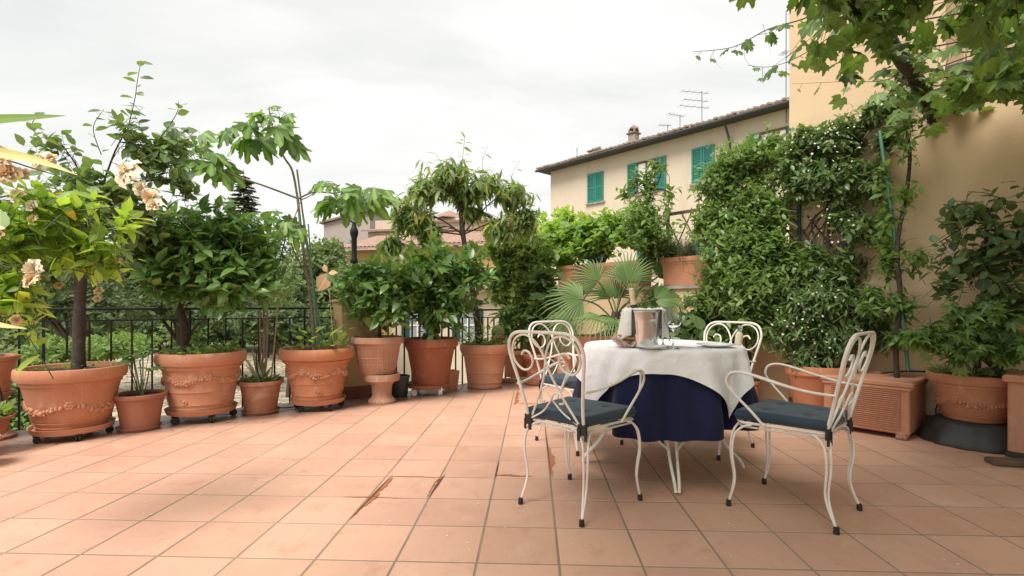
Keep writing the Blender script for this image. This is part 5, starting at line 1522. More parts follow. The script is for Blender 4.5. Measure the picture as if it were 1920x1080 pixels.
# three stalked plant
r2 = empty('stalked_plant', (gx(263, 4.05), 4.05, .20), 0, 'young plant with long bare stalks and a few lobed leaves', 'plant')
P = []; D = []; NN = []; mb = MB()
for (x1, y1, dx) in ((243, 683, -.5), (262, 676, .0), (280, 690, .6), (268, 660, .3), (250, 668, -.3)):
    t = at(x1, y1, 4.05 + rng.normal() * .04) - Vector(r2.location); mb.tube(spline([(rng.normal() * .015, rng.normal() * .015, 0), t * .5 + Vector((.01, 0, .0)), t], 4), .005, 6)
    for q in range(3): P.append(t + Vector(r2.location)); D.append((dx + rng.normal() * .6, -.4 + rng.normal() * .5, .15)); NN.append((rng.normal() * .3, -.3, 1))
mb.build('stalk', M['stem'], r2, smooth=60)
for (x1, y1) in ((228, 640), (282, 645), (246, 650)):
    t = at(x1, y1, 4.12) - Vector(r2.location); MB().tube([(0, 0, 0), t], .003, 4).build('bare_stalk', M['bark'], r2)
put_leaves(r2, ACER, P, D, NN, np.full(len(P), .12), L['mid'], 20)
# fig
f0 = (gx(590, 4.87), 4.87, .56); fr0 = Vector(f0)
fig = empty('fig_tree', f0, 0, 'leggy young fig with large lobed leaves in tufts on bare branches', 'tree')
def rel(p): return Vector(p) - fr0
tk = [Vector((0, 0, -.03)), rel(at(582, 560, 4.87)), rel(at(570, 480, 4.87)), rel(at(558, 372, 4.87))]
MB().tube(spline(tk, 5), [.019 - .0004 * i for i in range(16)], 8).build('trunk', M['bark_pale'], fig, smooth=60)
brs = [([at(558, 372, 4.87), at(548, 320, 4.85), at(530, 290, 4.82), at(510, 235, 4.8), at(505, 205, 4.8)], .012), ([at(558, 372, 4.87), at(500, 350, 4.75), at(430, 325, 4.65), at(400, 300, 4.6), at(385, 270, 4.6)], .010),
       ([at(430, 325, 4.65), at(408, 340, 4.6), at(395, 335, 4.6)], .006), ([at(560, 372, 4.87), at(590, 360, 4.85), at(630, 362, 4.8), at(655, 352, 4.8)], .009), ([at(562, 375, 4.87), at(580, 368, 4.9), at(612, 345, 4.95)], .006),
       ([at(575, 515, 4.87), at(555, 480, 4.9), at(540, 440, 4.9), at(520, 400, 4.9)], .008), ([at(562, 380, 4.87), at(555, 400, 4.8), at(545, 420, 4.75)], .006)]
for pts, r_ in brs: q = spline([rel(p) for p in pts], 5); MB().tube(q, [r_ * (1 - .45 * i / (len(q) - 1)) for i in range(len(q))], 6).build('branch', M['bark_pale'], fig, smooth=60)
P = []; D = []; NN = []; S = []; ps = MB()
def fig_tuft(c, n, rx, ry, size, rd=.2):
    for k in range(n):
        a = k * 2.4 + rng.random(); out = Vector((math.cos(a), math.sin(a) * .8, rng.uniform(-.6, .9))); 
        tip = Vector(c) + Vector((out.x * rx, out.y * rd, out.z * ry)) * rng.uniform(.45, 1.0)
        st = Vector(c) + Vector((rng.normal() * rx * .18, rng.normal() * .04, rng.normal() * ry * .3))
        ps.tube([rel(st), rel((st + tip) / 2 + Vector((0, 0, .02))), rel(tip)], [.0032, .0026, .002], 4, cap=False)
        P.append(tip); dd = (tip - st).normalized(); D.append((dd.x * .7 + rng.normal() * .15, dd.y * .7 - .25 + rng.normal() * .2, min(.25, dd.z * .4) - .55 + rng.normal() * .25))
        NN.append((dd.x * .6 + rng.normal() * .3, -.75 + rng.normal() * .3, .65)); S.append(size * 1.42 * rng.uniform(.7, 1.15))
fig_tuft(at(500, 240, 4.8), 15, .20, .17, .17); fig_tuft(at(460, 250, 4.78), 6, .12, .10, .19); fig_tuft(at(520, 215, 4.8), 6, .12, .12, .12)
fig_tuft(at(375, 290, 4.6), 16, .19, .22, .18); fig_tuft(at(350, 255, 4.6), 6, .13, .08, .13)
fig_tuft(at(655, 372, 4.8), 18, .26, .13, .18); fig_tuft(at(700, 370, 4.8), 6, .10, .10, .16); fig_tuft(at(625, 350, 4.9), 5, .1, .1, .13)
fig_tuft(at(545, 420, 4.8), 9, .10, .16, .13); fig_tuft(at(525, 400, 4.9), 5, .08, .08, .12)
ps.build('petioles', M['stem'], fig, kind='stuff')
put_leaves(fig, FIG, P, D, NN, S, L['fig'], 300)
for (a, b2, r_, mt, lb) in (((600, 650, 4.95), (557, 318, 4.9), .009, 'bamboo', 'tall brown garden cane tied to the fig trunk'), ((606, 650, 4.85), (568, 400, 4.85), .008, 'green_pole', 'green plastic stake crossing the fig cane'), ((595, 648, 4.8), (578, 420, 4.82), .007, 'green_pole', 'second green plastic stake against the fig trunk')):
    o = MB().tube([at(*a), at(*b2)], r_, 7).build('garden_cane', M[mt], None, smooth=60); tag(o, lb, 'cane', 'garden canes')
o = MB().tube([at(626, 650, 4.8), at(614, 500, 4.8)], .005, 6).build('garden_cane', M['bamboo'], None, smooth=60); tag(o, 'thin cane with a dry curled leaf at its top in the fig pot', 'cane', 'garden canes')
dl = empty('dry_leaf_cluster', at(612, 530, 4.8), 0, 'dry brown curled leaves hanging on the thin cane beside the pillar', 'dry leaf')
put_leaves(dl, OVR, [at(616, 512, 4.8), at(616, 512, 4.8), at(612, 510, 4.8)], [(-.5, -.2, -1), (.9, 0, .1), (-.3, 0, .9)], [(.3, -1, .2), (0, -.8, .6), (0, -1, .1)], [.2, .09, .08], leafmat('dry_curled_leaf', (.50, .33, .22), (.38, .24, .15), .8, .1), 3)
weeds(p5, (.0, 0, .47), .30, 60, .10, .22, 'light', OV, 9); weeds(p3, (.1, -.1, .5), .25, 60, .06, .06, 'weed', ACER, 10); weeds(p8, (-.05, -.05, .5), .24, 150, .09, .22, 'light', LONG, 13); weeds(pA, (0, 0, .25), .14, 30, .06, .08, 'weed', OV, 14)

# rose bush in the left foreground
r0 = Vector((-3.15, 1.95, .35))
pot(0, 1.95, .004, .24, .38, 'plain', 'terra', 'terracotta pot of the rose bush outside the left picture edge', X=-3.15)
plant('rose_bush', 'light green rambling rose bush in the left foreground with cream blooms', 'bush', r0,
      [ball(40, 430, 2.05, 75, 75), ball(110, 365, 2.1, 75, 42), ball(20, 545, 1.95, 60, 60), ball(150, 445, 2.15, 65, 48), ball(-60, 420, 2.0, 90, 130), ball(210, 400, 2.2, 45, 25), ball(70, 590, 1.95, 35, 35), ball(185, 480, 2.2, 50, 28)],
      OV, L['rose'], .072, 250, 5, .2, ragged=.3, nobj=300, trunk=[r0, r0 + Vector((.05, 0, .5)), at(-60, 450, 2.05)], tr=.012, trunk_mat='stem', up=.3, droop=.15, rmin=.3, sv=.3)
rb = [o for o in col.objects if o.name.startswith('rose_bush')][0]
def rose(px, py, Y, r, mat, full=True, seed=1):
    g_ = random.Random(seed); c = at(px, py, Y) - Vector(rb.location); mb = MB()
    face = Vector((g_.uniform(-.6, .6), -1, g_.uniform(-.2, .9))).normalized()
    q = face.to_track_quat('Z', 'Y')
    for ring, (n, rr, lift) in enumerate([(6, 1.0, .10), (6, .82, .35), (5, .6, .6), (4, .38, .8), (3, .2, .95)] if full else [(5, 1.0, -.15), (5, .7, .2), (4, .4, .5)]):
        for k in range(n):
            a = 2 * math.pi * (k + .5 * (ring % 2)) / n + g_.uniform(-.25, .25); w = 1.15 / n * math.pi
            vs = []
            for j in range(5):
                t = j / 4
                for i in (-2, -1, 0, 1, 2):
                    s = i / 2; ang = a + s * w * (.35 + .75 * math.sin(math.pi * min(1, t * .8))); rad_ = r * rr * (.12 + .88 * t) * (1 - .15 * s * s * t)
                    z = r * (lift * .55 * t + .16 * t * math.sin(3 * a + 5 * s + seed) + .12 * abs(s) * t - (.18 * max(0, t - .7) / .3 * (ring < 2)))
                    vs.append(c + q @ Vector((math.cos(ang) * rad_, math.sin(ang) * rad_, z)))
            mb.add(vs, [(j * 5 + i, j * 5 + i + 1, j * 5 + i + 6, j * 5 + i + 5) for j in range(4) for i in range(4)])
    mb.build('rose_bloom', M[mat], rb, smooth=179)
rose(236, 322, 2.1, .070, 'petal', False, 3); rose(283, 372, 2.1, .045, 'petal_old', True, 4); rose(262, 352, 2.1, .035, 'petal', True, 9); rose(288, 383, 2.08, .035, 'petal', True, 12)
rose(8, 292, 1.9, .05, 'petal_old', True, 5); rose(12, 325, 1.9, .05, 'petal_old', True, 6); rose(62, 505, 1.9, .045, 'petal', True, 7); rose(58, 525, 1.88, .035, 'petal_old', True, 8)
rose(75, 300, 2.1, .05, 'petal', False, 10); rose(33, 365, 2.0, .035, 'petal', True, 11); rose(60, 385, 2.0, .03, 'petal', True, 13); rose(62, 412, 2.0, .028, 'petal_old', True, 14); rose(42, 325, 2.0, .025, 'petal_old', True, 15); rose(-10, 440, 1.9, .04, 'petal_old', True, 16); rose(95, 295, 2.1, .025, 'petal_old', True, 17)
rose(160, 505, 2.3, .022, 'petal_old', True, 18); rose(185, 545, 2.3, .022, 'petal_old', True, 19); rose(182, 560, 2.3, .018, 'petal_old', True, 20); rose(222, 488, 2.2, .015, 'petal_old', True, 21); rose(30, 600, 1.9, .022, 'petal_old', True, 22); rose(110, 535, 2.2, .02, 'petal_old', True, 23)
cn = MB()
for pts in ([(-60, 450, 2.05), (60, 440, 2.05), (120, 400, 2.1), (220, 385, 2.1), (255, 350, 2.1)], [(-60, 560, 1.95), (20, 540, 1.95), (60, 520, 1.95), (115, 480, 2.1), (170, 470, 2.2)], [(-60, 320, 1.95), (0, 300, 1.9), (60, 315, 2.05), (110, 330, 2.1)],
            [(-50, 470, 1.9), (10, 500, 1.9), (50, 490, 1.9)], [(-40, 640, 2.0), (10, 600, 1.95), (70, 560, 1.95)], [(60, 520, 1.95), (130, 505, 2.1), (235, 535, 2.2)]):
    q = spline([at(*p) - Vector(rb.location) for p in pts], 6); cn.tube(q, [.004 * (1 - .5 * i / len(q)) for i in range(len(q))], 5)
cn.build('canes', M['stem'], rb, smooth=60)
# strap leaves reaching in from the left edge
sl = empty('strap_leaved_plant', (-2.35, .85, .35), 0, 'strap leaved plant reaching in from the left edge with one green and one pale blade', 'plant')
pot(0, .85, .004, .2, .36, 'plain', 'terra', 'terracotta pot of the strap leaved plant outside the left picture edge', X=-2.35)
def blade(p0, p1, p2, w, mat):
    pts = [Vector(at(*p)) - Vector(sl.location) for p in (p0, p1, p2)]; n = 12; vs = []; uv = []
    for i in range(n + 1):
        t = i / n; p = pts[0] * (1 - t) ** 2 + pts[1] * 2 * t * (1 - t) + pts[2] * t * t
        ww = w * (1 - (max(0, t - .45) / .55) ** 1.6) + .0006
        for k in (-1, 0, 1): vs.append(p + Vector((.0, .35 * ww * (k), ww * k)) + Vector((0, .25 * ww * (1 - abs(k)), 0))); uv.append((.5 + .5 * k, t))
    me = MB().add(vs, [(3 * i + k, 3 * i + k + 1, 3 * i + 4 + k, 3 * i + 3 + k) for i in range(n) for k in range(2)]).mesh('leaf', mat, 179)
    u = me.uv_layers.new(name='UVMap')
    for lp in me.loops: u.data[lp.index].uv = uv[lp.vertex_index]
    link('leaf', me, sl)
blade((-300, 250, 1.15), (-40, 222, 1.08), (123, 217, 1.02), .0145, L['blade']); blade((-300, 330, 1.15), (-60, 235, 1.1), (145, 328, 1.05), .015, L['blade_pale'])
blade((-300, 520, 1.15), (-100, 600, 1.2), (50, 616, 1.2), .012, L['blade_pale'])
for q in ((-400, 200), (-450, 500), (-350, 350)): blade((-430, 700, 1.15), (-400, 500, 1.12), (q[0], q[1], 1.1), .02, L['blade'])
MB().tube([(0, 0, 0), (0, 0, .35), at(-430, 700, 1.15) - Vector(sl.location)], .02, 8).build('stem', M['bark'], sl, smooth=60)

# greenery at the far corner, below and left of the parapet
cbs = W(-4.3, .45)
plant('leafy_climber', 'tall mixed green climber in the corner where railing meets parapet', 'climber', (cbs.x - .2, cbs.y - .2, .05),
      [ball(965, 470, 6.9, 40, 50), ball(1005, 480, 6.8, 40, 60), ball(985, 550, 6.7, 40, 45), ball(940, 520, 6.9, 35, 45), ball(1010, 560, 6.6, 35, 40), ball(930, 460, 6.9, 26, 26)], OVR, leafmat('corner_leaf', (.19, .31, .06), (.08, .16, .035), .5, .36), .078, 640, 6, .22, nobj=200, trunk=[(cbs.x - .2, cbs.y - .2, .05), at(985, 600, 6.9)], tr=.02, up=.3, droop=.3)
plant('leafy_climber', 'dark heart leaved climber hanging beside the left end of the parapet', 'climber', (*PX(1020, 6.75), .05),
      [ball(1015, 530, 6.5, 32, 38), ball(1000, 590, 6.5, 30, 30), ball(1040, 560, 6.4, 22, 36)], OVR, L['dark'], .14, 90, 5, .2, nobj=200, up=.2, droop=.4)
plant('grassy_plant', 'narrow leaved plant by the short railing behind the ringed pot', 'plant', (*PX(960, 6.9), .35), [ball(955, 590, 6.8, 22, 45), ball(985, 600, 6.8, 22, 40)], LONG, L['mid'], .16, 60, 6, .2, up=.8)
# parapet plants
def wpx(px, off):            # point on the parapet line seen at pixel px
    q = (px - CXP) / F; t = (W0.x - WN.x * off - q * (W0.y - WN.y * off)) / (WD.x - q * WD.y); p = W(-t, off); return p.y
pl_ = [(1040, 440, 32, 30), (1085, 432, 40, 28), (1130, 428, 40, 34), (1050, 475, 34, 26), (1180, 432, 36, 30), (1110, 460, 50, 22), (1150, 410, 32, 22), (1200, 400, 30, 32)]
plant('trough_vine', 'fresh light green vine foliage growing from the long parapet trough', 'vine', W(-3.5, -.1, 1.52), [ball(a, b2, wpx(a, -.1), c_, d_) for a, b2, c_, d_ in pl_], OVR, L['light'], .085, 760, 6, .2, nobj=300, ragged=.24, up=.5, droop=.15, rmin=.3, twr=.003)
plant('trough_vine', 'yellow green vine tips climbing behind the parapet against the cream house', 'vine', W(-4.0, -.3, 1.5), [ball(a, b2, wpx(a, -.5), c_, d_) for a, b2, c_, d_ in [(1010, 420, 26, 26), (1060, 405, 28, 20), (1095, 405, 24, 14), (1030, 440, 40, 25), (985, 440, 30, 26)]], GRAPE, leafmat('young_vine_leaf', (.32, .48, .05), (.20, .36, .04), .5, .45), .11, 120, 5, .24, nobj=200, up=.5)
plant('tall_shrub', 'airy upright shrub rising in front of the open shuttered window', 'shrub', W(-2.85, -.12, 1.5), [ball(1215, 340, 5.95, 22, 40), ball(1210, 400, 5.95, 45, 35), ball(1255, 360, 5.9, 18, 22), ball(1175, 355, 6.0, 20, 16), ball(1190, 330, 6.0, 20, 18), ball(1230, 305, 5.9, 18, 14), ball(1225, 440, 5.9, 55, 35)],
      OV, L['mid'], .075, 260, 6, .22, nobj=200, trunk=[W(-2.85, -.12, 1.5), at(1212, 430, 5.95), at(1215, 370, 5.95)], tr=.02, up=.6)
rs = W(-2.25, -.1, 1.52)
plant('rosemary', 'grey green needle leaved rosemary in the right parapet trough', 'shrub', rs, [ball(a, 462, wpx(a, -.1), 30, 22) for a in (1222, 1255, 1292)], NEEDLE, L['rosemary'], .035, 700, 14, .2, up=1.2, rmin=.1, leafdir=.8, twr=.002)
# palm
pr0 = Vector((gx(1112, 5.9), 5.9, .60)); palm = empty('fan_palm', pr0, 0, 'fan palm with stiff radiating green fans behind the ice bucket', 'palm')
mb = MB(); n = 12
q = spline([Vector((0, 0, 0)), rel(at(1150, 615, 5.9)) * 0 + (at(1145, 620, 5.9) - pr0), at(1155, 585, 5.9) - pr0], 5)
mb.tube(q, [.05] * len(q), 10); mb.build('trunk', M['bark'], palm, smooth=60)
def fan(px, py, Y, px0, py0, r, dirv, nrm, spread=125, nseg=26, mat='palm'):
    hub = at(px, py, Y) - pr0; st = at(px0, py0, 5.9) - pr0
    d = Vector(dirv).normalized(); nn_ = Vector(nrm); nn_ = (nn_ - d * nn_.dot(d)).normalized(); sd_ = d.cross(nn_)
    vs = []; fs = []; uv = []
    for k in range(nseg):
        a = R(-spread + 2 * spread * k / (nseg - 1)); dd = d * math.cos(a) + sd_ * math.sin(a)
        ln = r * (1 - .25 * (abs(a) / R(spread)) ** 2) * rng.uniform(.92, 1.06); pe = dd.cross(nn_)
        b = len(vs); w = r * .021
        for (t, ww) in ((.06, .5), (.45, 1.15), (.8, .7), (1.0, .03)):
            p = hub + dd * ln * t + nn_ * (-.22 * ln * max(0, t - .3) ** 2 * 2) + Vector((0, 0, -.55 * ln * max(0, t - .35) ** 2)); 
            vs += [p - pe * w * ww, p + nn_ * w * .8 * ww, p + pe * w * ww]; uv += [(0, t), (.5, t), (1, t)]
        for j in range(3): a_ = b + 3 * j; fs += [(a_, a_ + 1, a_ + 4, a_ + 3), (a_ + 1, a_ + 2, a_ + 5, a_ + 4)]
    mb = MB().add(vs, fs); me = mb.mesh('frond', L[mat], 179); u = me.uv_layers.new(name='UVMap')
    for lp in me.loops: u.data[lp.index].uv = uv[lp.vertex_index]
    fr = link('frond', me, palm)
    MB().tube(spline([st, (st + hub) / 2 + Vector((0, 0, .05)), hub, hub + d * r * .12], 4), [.010] * 12 + [.004], 6).build('frond_stalk', M['stem'], fr, smooth=60)
    fr['kind'] = 'stuff'
fan(1093, 562, 5.7, 1150, 600, .50, (-.95, -.15, .10), (.15, -1, .45), 88, 24); fan(1126, 592, 5.5, 1150, 610, .40, (-.35, -.6, -.15), (0, -.5, .9), 100, 24)
fan(1122, 528, 5.8, 1152, 590, .42, (-.8, 0, .55), (-.3, -1, .3), 80, 20); fan(1178, 530, 5.75, 1156, 585, .46, (.12, -.1, 1), (-.25, -1, .1), 72, 24)
fan(1228, 562, 5.8, 1158, 595, .50, (.95, -.1, .22), (0, -.8, .6), 75, 20); fan(1190, 566, 5.55, 1156, 590, .36, (-.15, -.35, .85), (-.8, -1, .2), 26, 8)
fan(1208, 592, 5.9, 1158, 600, .44, (.8, -.1, .2), (.2, -1, .5), 80, 20); fan(1148, 560, 6.05, 1155, 590, .46, (-.1, .1, 1), (.2, -1, .2), 85, 24)
fan(1072, 600, 5.9, 1150, 612, .42, (-.9, -.2, -.2), (.1, -.7, .7), 85, 20); fan(1232, 520, 6.0, 1158, 590, .46, (.6, .1, .75), (.2, -1, .2), 60, 18)
fan(1156, 600, 5.45, 1152, 610, .34, (.25, -.7, -.1), (0, -.6, .9), 90, 20); fan(1165, 535, 5.95, 1156, 590, .42, (.3, 0, .95), (-.5, -1, .2), 60, 20)

# low fill under the parapet
plant('shade_plant', 'broad leaved shade plant under the parapet right of the wine glasses', 'plant', (*PX(1290, 5.2), .05), [ball(1270, 620, 5.2, 45, 28), ball(1310, 640, 5.0, 50, 28), ball(1330, 590, 5.3, 40, 30)], OVR, L['dark'], .13, 130, 5, .22, nobj=200, up=.3)
plant('grassy_plant', 'feathery green plant between palm and right hand climber', 'plant', (*PX(1215, 5.9), .3), [ball(1225, 590, 5.95, 35, 30), ball(1245, 555, 6.0, 28, 22)], LONG, L['mid'], .09, 160, 9, .2, up=.6)
# large shrub against the parapet end
sb = Vector((gx(1400, 4.97), 4.97, 0))
plant('large_shrub', 'large dense green shrub sprawling over the parapet up to the house corner', 'shrub', (sb.x, sb.y, .05),
      [ball(1400, 300, 5.3, 62, 38), ball(1450, 270, 5.2, 30, 26), ball(1350, 345, 5.4, 48, 42), ball(1420, 390, 5.1, 60, 60), ball(1340, 420, 5.3, 48, 45), ball(1375, 500, 5.0, 62, 60), ball(1450, 480, 4.8, 40, 60), ball(1340, 560, 5.1, 45, 40), ball(1420, 590, 4.8, 55, 50), ball(1400, 540, 4.75, 60, 60), ball(1400, 450, 5.0, 60, 50), ball(1462, 400, 4.85, 24, 40), ball(1480, 300, 4.9, 34, 50), ball(1490, 520, 4.7, 36, 60), ball(1350, 630, 5.0, 45, 28)],
      OV, L['shrub'], .064, 2600, 8, .22, nobj=300, ragged=.22, trunk=[(sb.x, sb.y, .05), (sb.x + .05, sb.y + .05, 1.1), (gx(1400, 5.25), 5.25, 1.75)], tr=.045, up=.35, rmin=.45, forks=[2, 2, 2, 1, 1, 1, 1, 0, 0, 1, 0], twr=.003)
# jasmine on the wall
def wb(px, py, off, rx, ry, rz):
    Y = wpx(px, off); c = at(px, py, Y); k = Y / F; return (c.x, c.y, c.z, rx * k, rx * k * .7, ry * k)
jb = W(-.75, .35)
jas = plant('flowering_climber', 'white starred climber covering the ochre wall right of the house corner', 'climber', (jb.x, jb.y, .45),
      [wb(a, b2, .14, c_, d_, 0) for a, b2, c_, d_ in [(1500, 290, 34, 50), (1490, 470, 20, 26), (1700, 130, 24, 26), (1660, 250, 24, 30), (1640, 330, 22, 40), (1640, 420, 18, 40), (1520, 260, 40, 38), (1580, 250, 45, 40), (1640, 200, 35, 26), (1550, 330, 55, 42), (1600, 330, 40, 42), (1500, 330, 30, 45), (1580, 395, 30, 24), (1610, 420, 35, 30), (1530, 465, 22, 22), (1680, 170, 22, 22), (1540, 490, 32, 30), (1590, 490, 24, 35)]],
      OV, L['jasmine'], .062, 1650, 7, .18, ragged=.26, nobj=300, trunk=[(jb.x, jb.y, .45), W(-.75, .12, 1.2), W(-.75, .1, 1.9)], tr=.02, trunk_mat='bark_dark', up=.2, droop=.25, rmin=.35, twr=.0025)
jas2 = plant('flowering_climber', 'lower white flowered climber spilling over the pot beside the ribbed planter', 'climber', (gx(1533, 4.42), 4.42, .42),
      [ball(a, b2, Yc, c_, d_) for a, b2, Yc, c_, d_ in [(1530, 560, 4.5, 62, 45), (1480, 610, 4.5, 42, 50), (1560, 620, 4.4, 55, 42), (1610, 560, 4.4, 40, 45), (1500, 660, 4.4, 30, 24), (1640, 600, 4.35, 30, 50), (1560, 500, 4.6, 45, 32), (1625, 500, 4.5, 26, 42), (1460, 540, 4.7, 36, 40)]],
      LONG, L['jasmine'], .075, 1050, 8, .18, nobj=300, up=.2, droop=.4, rmin=.4, twr=.0025)
def blossoms(root, balls, n, size, seed):
    g_ = np.random.default_rng(seed); B = np.array([b_[:6] for b_ in balls]); w = B[:, 3] * B[:, 5]; bi = g_.choice(len(B), n, p=w / w.sum())
    d = norm(g_.normal(size=(n, 3)) + np.array([-.4, -.8, .1])); P = B[bi, :3] + d * B[bi, 3:] * (.85 + .3 * g_.random((n, 1)))
    put_leaves(root, STAR, P, norm(g_.normal(size=(n, 3))), d + .4 * g_.normal(size=(n, 3)), size * (.7 + .6 * g_.random(n)), M['petal_white'], 0, stuff='blossoms')
blossoms(jas, [wb(a, b2, .2, c_, d_, 0) for a, b2, c_, d_ in [(1550, 300, 75, 75), (1600, 240, 60, 45), (1570, 430, 60, 50), (1660, 190, 40, 30)]], 240, .0115, 5)
blossoms(jas2, [ball(a, b2, Yc, c_, d_) for a, b2, Yc, c_, d_ in [(1520, 630, 4.38, 80, 45), (1570, 570, 4.4, 70, 50), (1490, 620, 4.4, 50, 50)]], 110, .013, 6)
# trellis on the wall
tl = empty('wall_trellis', W(-.62, .03, .9), math.atan2(WD.y, WD.x), 'dark diamond wooden trellis behind the flowering climber on the wall', 'trellis')
for k in range(12):
    for sg in (-1, 1):
        x = -.55 + k * .13; L_ = .9
        if x > .0: continue
        mb = MB(); y = -.004 * sg; a, b2 = Vector((x - sg * .3, y, .05)), Vector((x + sg * .3, y, .95)); mb.tube([a, b2], .007, 4); mb.build('slat', M['wood'], tl)
for x in (-.40, -.02): MB().box((x, .0, .5), (.03, .02, 1.5)).build('upright', M['shutter_dark'], tl)
tl2 = empty('lattice_panel', W(-2.0, -.22, 1.55), math.atan2(WD.y, WD.x), 'brown wooden lattice panel above the rosemary trough', 'lattice')
MB().box((0, 0, .56), (1.2, .03, .035)).build('top_rail', M['wood'], tl2); 
for x in (-.58, .58): MB().box((x, 0, .25), (.035, .03, .62)).build('upright', M['wood'], tl2)
for k in range(6):
    for sg in (-1, 1):
        x0 = -.55 + k * .22; MB().tube([(x0 - sg * .0, .008 * sg, .0), (x0 + sg * .28, .008 * sg, .55)], .009, 4).build('slat', M['wood'], tl2)
# climber trunk in the ribbed planter
ct = Vector((gx(1682, 4.0), 4.0, .40)); 
plant('wall_climber', 'thin woody climber rising from the ribbed planter up to the grapevine beam', 'climber', ct,
      [wb(a, b2, .3, c_, d_, 0) for a, b2, c_, d_ in [(1670, 470, 22, 50), (1690, 560, 26, 34), (1660, 400, 20, 40), (1700, 360, 14, 46), (1640, 560, 30, 40), (1700, 240, 17, 55), (1655, 330, 14, 50), (1730, 190, 26, 20), (1720, 470, 26, 20), (1690, 620, 26, 30)]], OV, L['mid'], .065, 240, 5, .2, nobj=280,
      trunk=[ct, at(1680, 640, 4.0), at(1688, 560, 4.0), at(1682, 480, 4.0), at(1686, 430, 4.02), at(1697, 380, 4.05), at(1706, 300, 4.1), at(1702, 240, 4.1), at(1712, 185, 4.15)], tr=.020, trunk_mat='bark_dark', up=.1, droop=.3, limbs=False)
o = MB().tube([at(1703, 695, 3.96), at(1672, 400, 4.05), at(1649, 245, 4.15)], .013, 8).build('support_pole', M['green_pole'], None, smooth=60); tag(o, 'long green support pole leaning from the ribbed planter up the wall', 'pole')
# right plant
b15 = Vector((gx(1830, 3.66), 3.66, .48))
plant('broad_leaved_plant', 'tall dark broad leaved plant in the garlanded pot on the black tub', 'plant', b15,
      [ball(1840, 395, 3.6, 50, 38), ball(1790, 400, 3.65, 38, 25), ball(1880, 370, 3.55, 40, 28), ball(1870, 460, 3.6, 55, 48), ball(1820, 490, 3.6, 55, 38), ball(1890, 560, 3.5, 50, 60), ball(1760, 455, 3.7, 30, 14), ball(1780, 530, 3.65, 40, 24), ball(1850, 600, 3.5, 50, 40), ball(1930, 450, 3.5, 50, 90)],
      OVR, L['dark'], .080, 165, 5, .24, nobj=300, ragged=.28, lk=.35, trunk=[b15, at(1840, 620, 3.62), at(1848, 500, 3.62), at(1850, 420, 3.6)], tr=.022, trunk_mat='bark_dark', up=.35, rmin=.35, forks=[3, 3, 3, 2, 2, 1, 3, 2, 1, 2])
plant('lobed_leaved_plant', 'grey green lobed leaves spilling low over the right hand pots', 'plant', (*PX(1880, 3.5), .50),
      [ball(1745, 615, 3.55, 42, 26), ball(1800, 630, 3.5, 50, 32), ball(1880, 620, 3.4, 45, 50), ball(1830, 580, 3.5, 50, 35)], ACER, L['mid'], .085, 130, 6, .2, nobj=250, up=.1, droop=.4)

# ---- grapevine and its pergola
pg = empty('vine_pergola', W(0, 1.2, 2.6), math.atan2(-WN.y, -WN.x), 'rough dark timber pergola carrying the grapevine over the right side', 'pergola')
for k, s_ in enumerate((0.0, 1.45, 2.9, 4.3)):
    a = W(s_, .0, 2.60) - Vector(pg.location); b2 = W(s_, 5.4 if k > 1 else 2.9, 2.60) - Vector(pg.location)  # rear beams out of view, lengthened to carry the added shading canopy
    rm = Matrix.Rotation(-math.atan2(-WN.y, -WN.x), 3, 'Z'); n = 16
    pts = [rm @ (a.lerp(b2, i / n) + Vector((0, 0, .012 * math.sin(i * 1.3 + k)))) for i in range(n + 1)]
    MB().tube(pts, [.048 + .006 * math.sin(i * 2.3) for i in range(n + 1)], 10).build('beam', M['bark_dark'], pg, smooth=60)
for off in (.35, 1.0, 1.7, 2.4):
    a = rm @ (W(-.05, off, 2.655) - Vector(pg.location)); b2 = rm @ (W(4.4, off, 2.655) - Vector(pg.location)); MB().tube([a, b2], .0022, 5).build('wire', M['iron'], pg)
vine = empty('grapevine', W(0, .2, 2.5), 0, 'grapevine with large lobed leaves spread over the pergola at top right', 'vine')
vl = Vector(vine.location)
cn = MB(); P = []; D = []; NN = []; S = []
def vleaf(p, size, hang=1.0):
    P.append(p); a = rng.random() * 6.283; D.append((math.cos(a) * .8, math.sin(a) * .8, -.45 * hang + rng.normal() * .25)); NN.append((rng.normal() * .45, -.25 + rng.normal() * .45, .9)); S.append(size)
def cane(pts, r, n_leaf, size0, size1, jit=.05, hang=1.0):
    q = spline(pts, 7); m = len(q)
    cn.tube([p - vl for p in q], [r * (1 - .7 * i / (m - 1)) for i in range(m)], 5)
    for k in range(n_leaf):
        t = (k + .5) / n_leaf; p = q[int(t * (m - 1))] + Vector((rng.normal() * jit, rng.normal() * jit, -abs(rng.normal()) * jit)); 
        st = q[int(t * (m - 1))]; cn.tube([st - vl, p - vl], .0016, 3, cap=False)
        vleaf(p, (size0 + (size1 - size0) * t) * rng.uniform(.75, 1.15), hang)
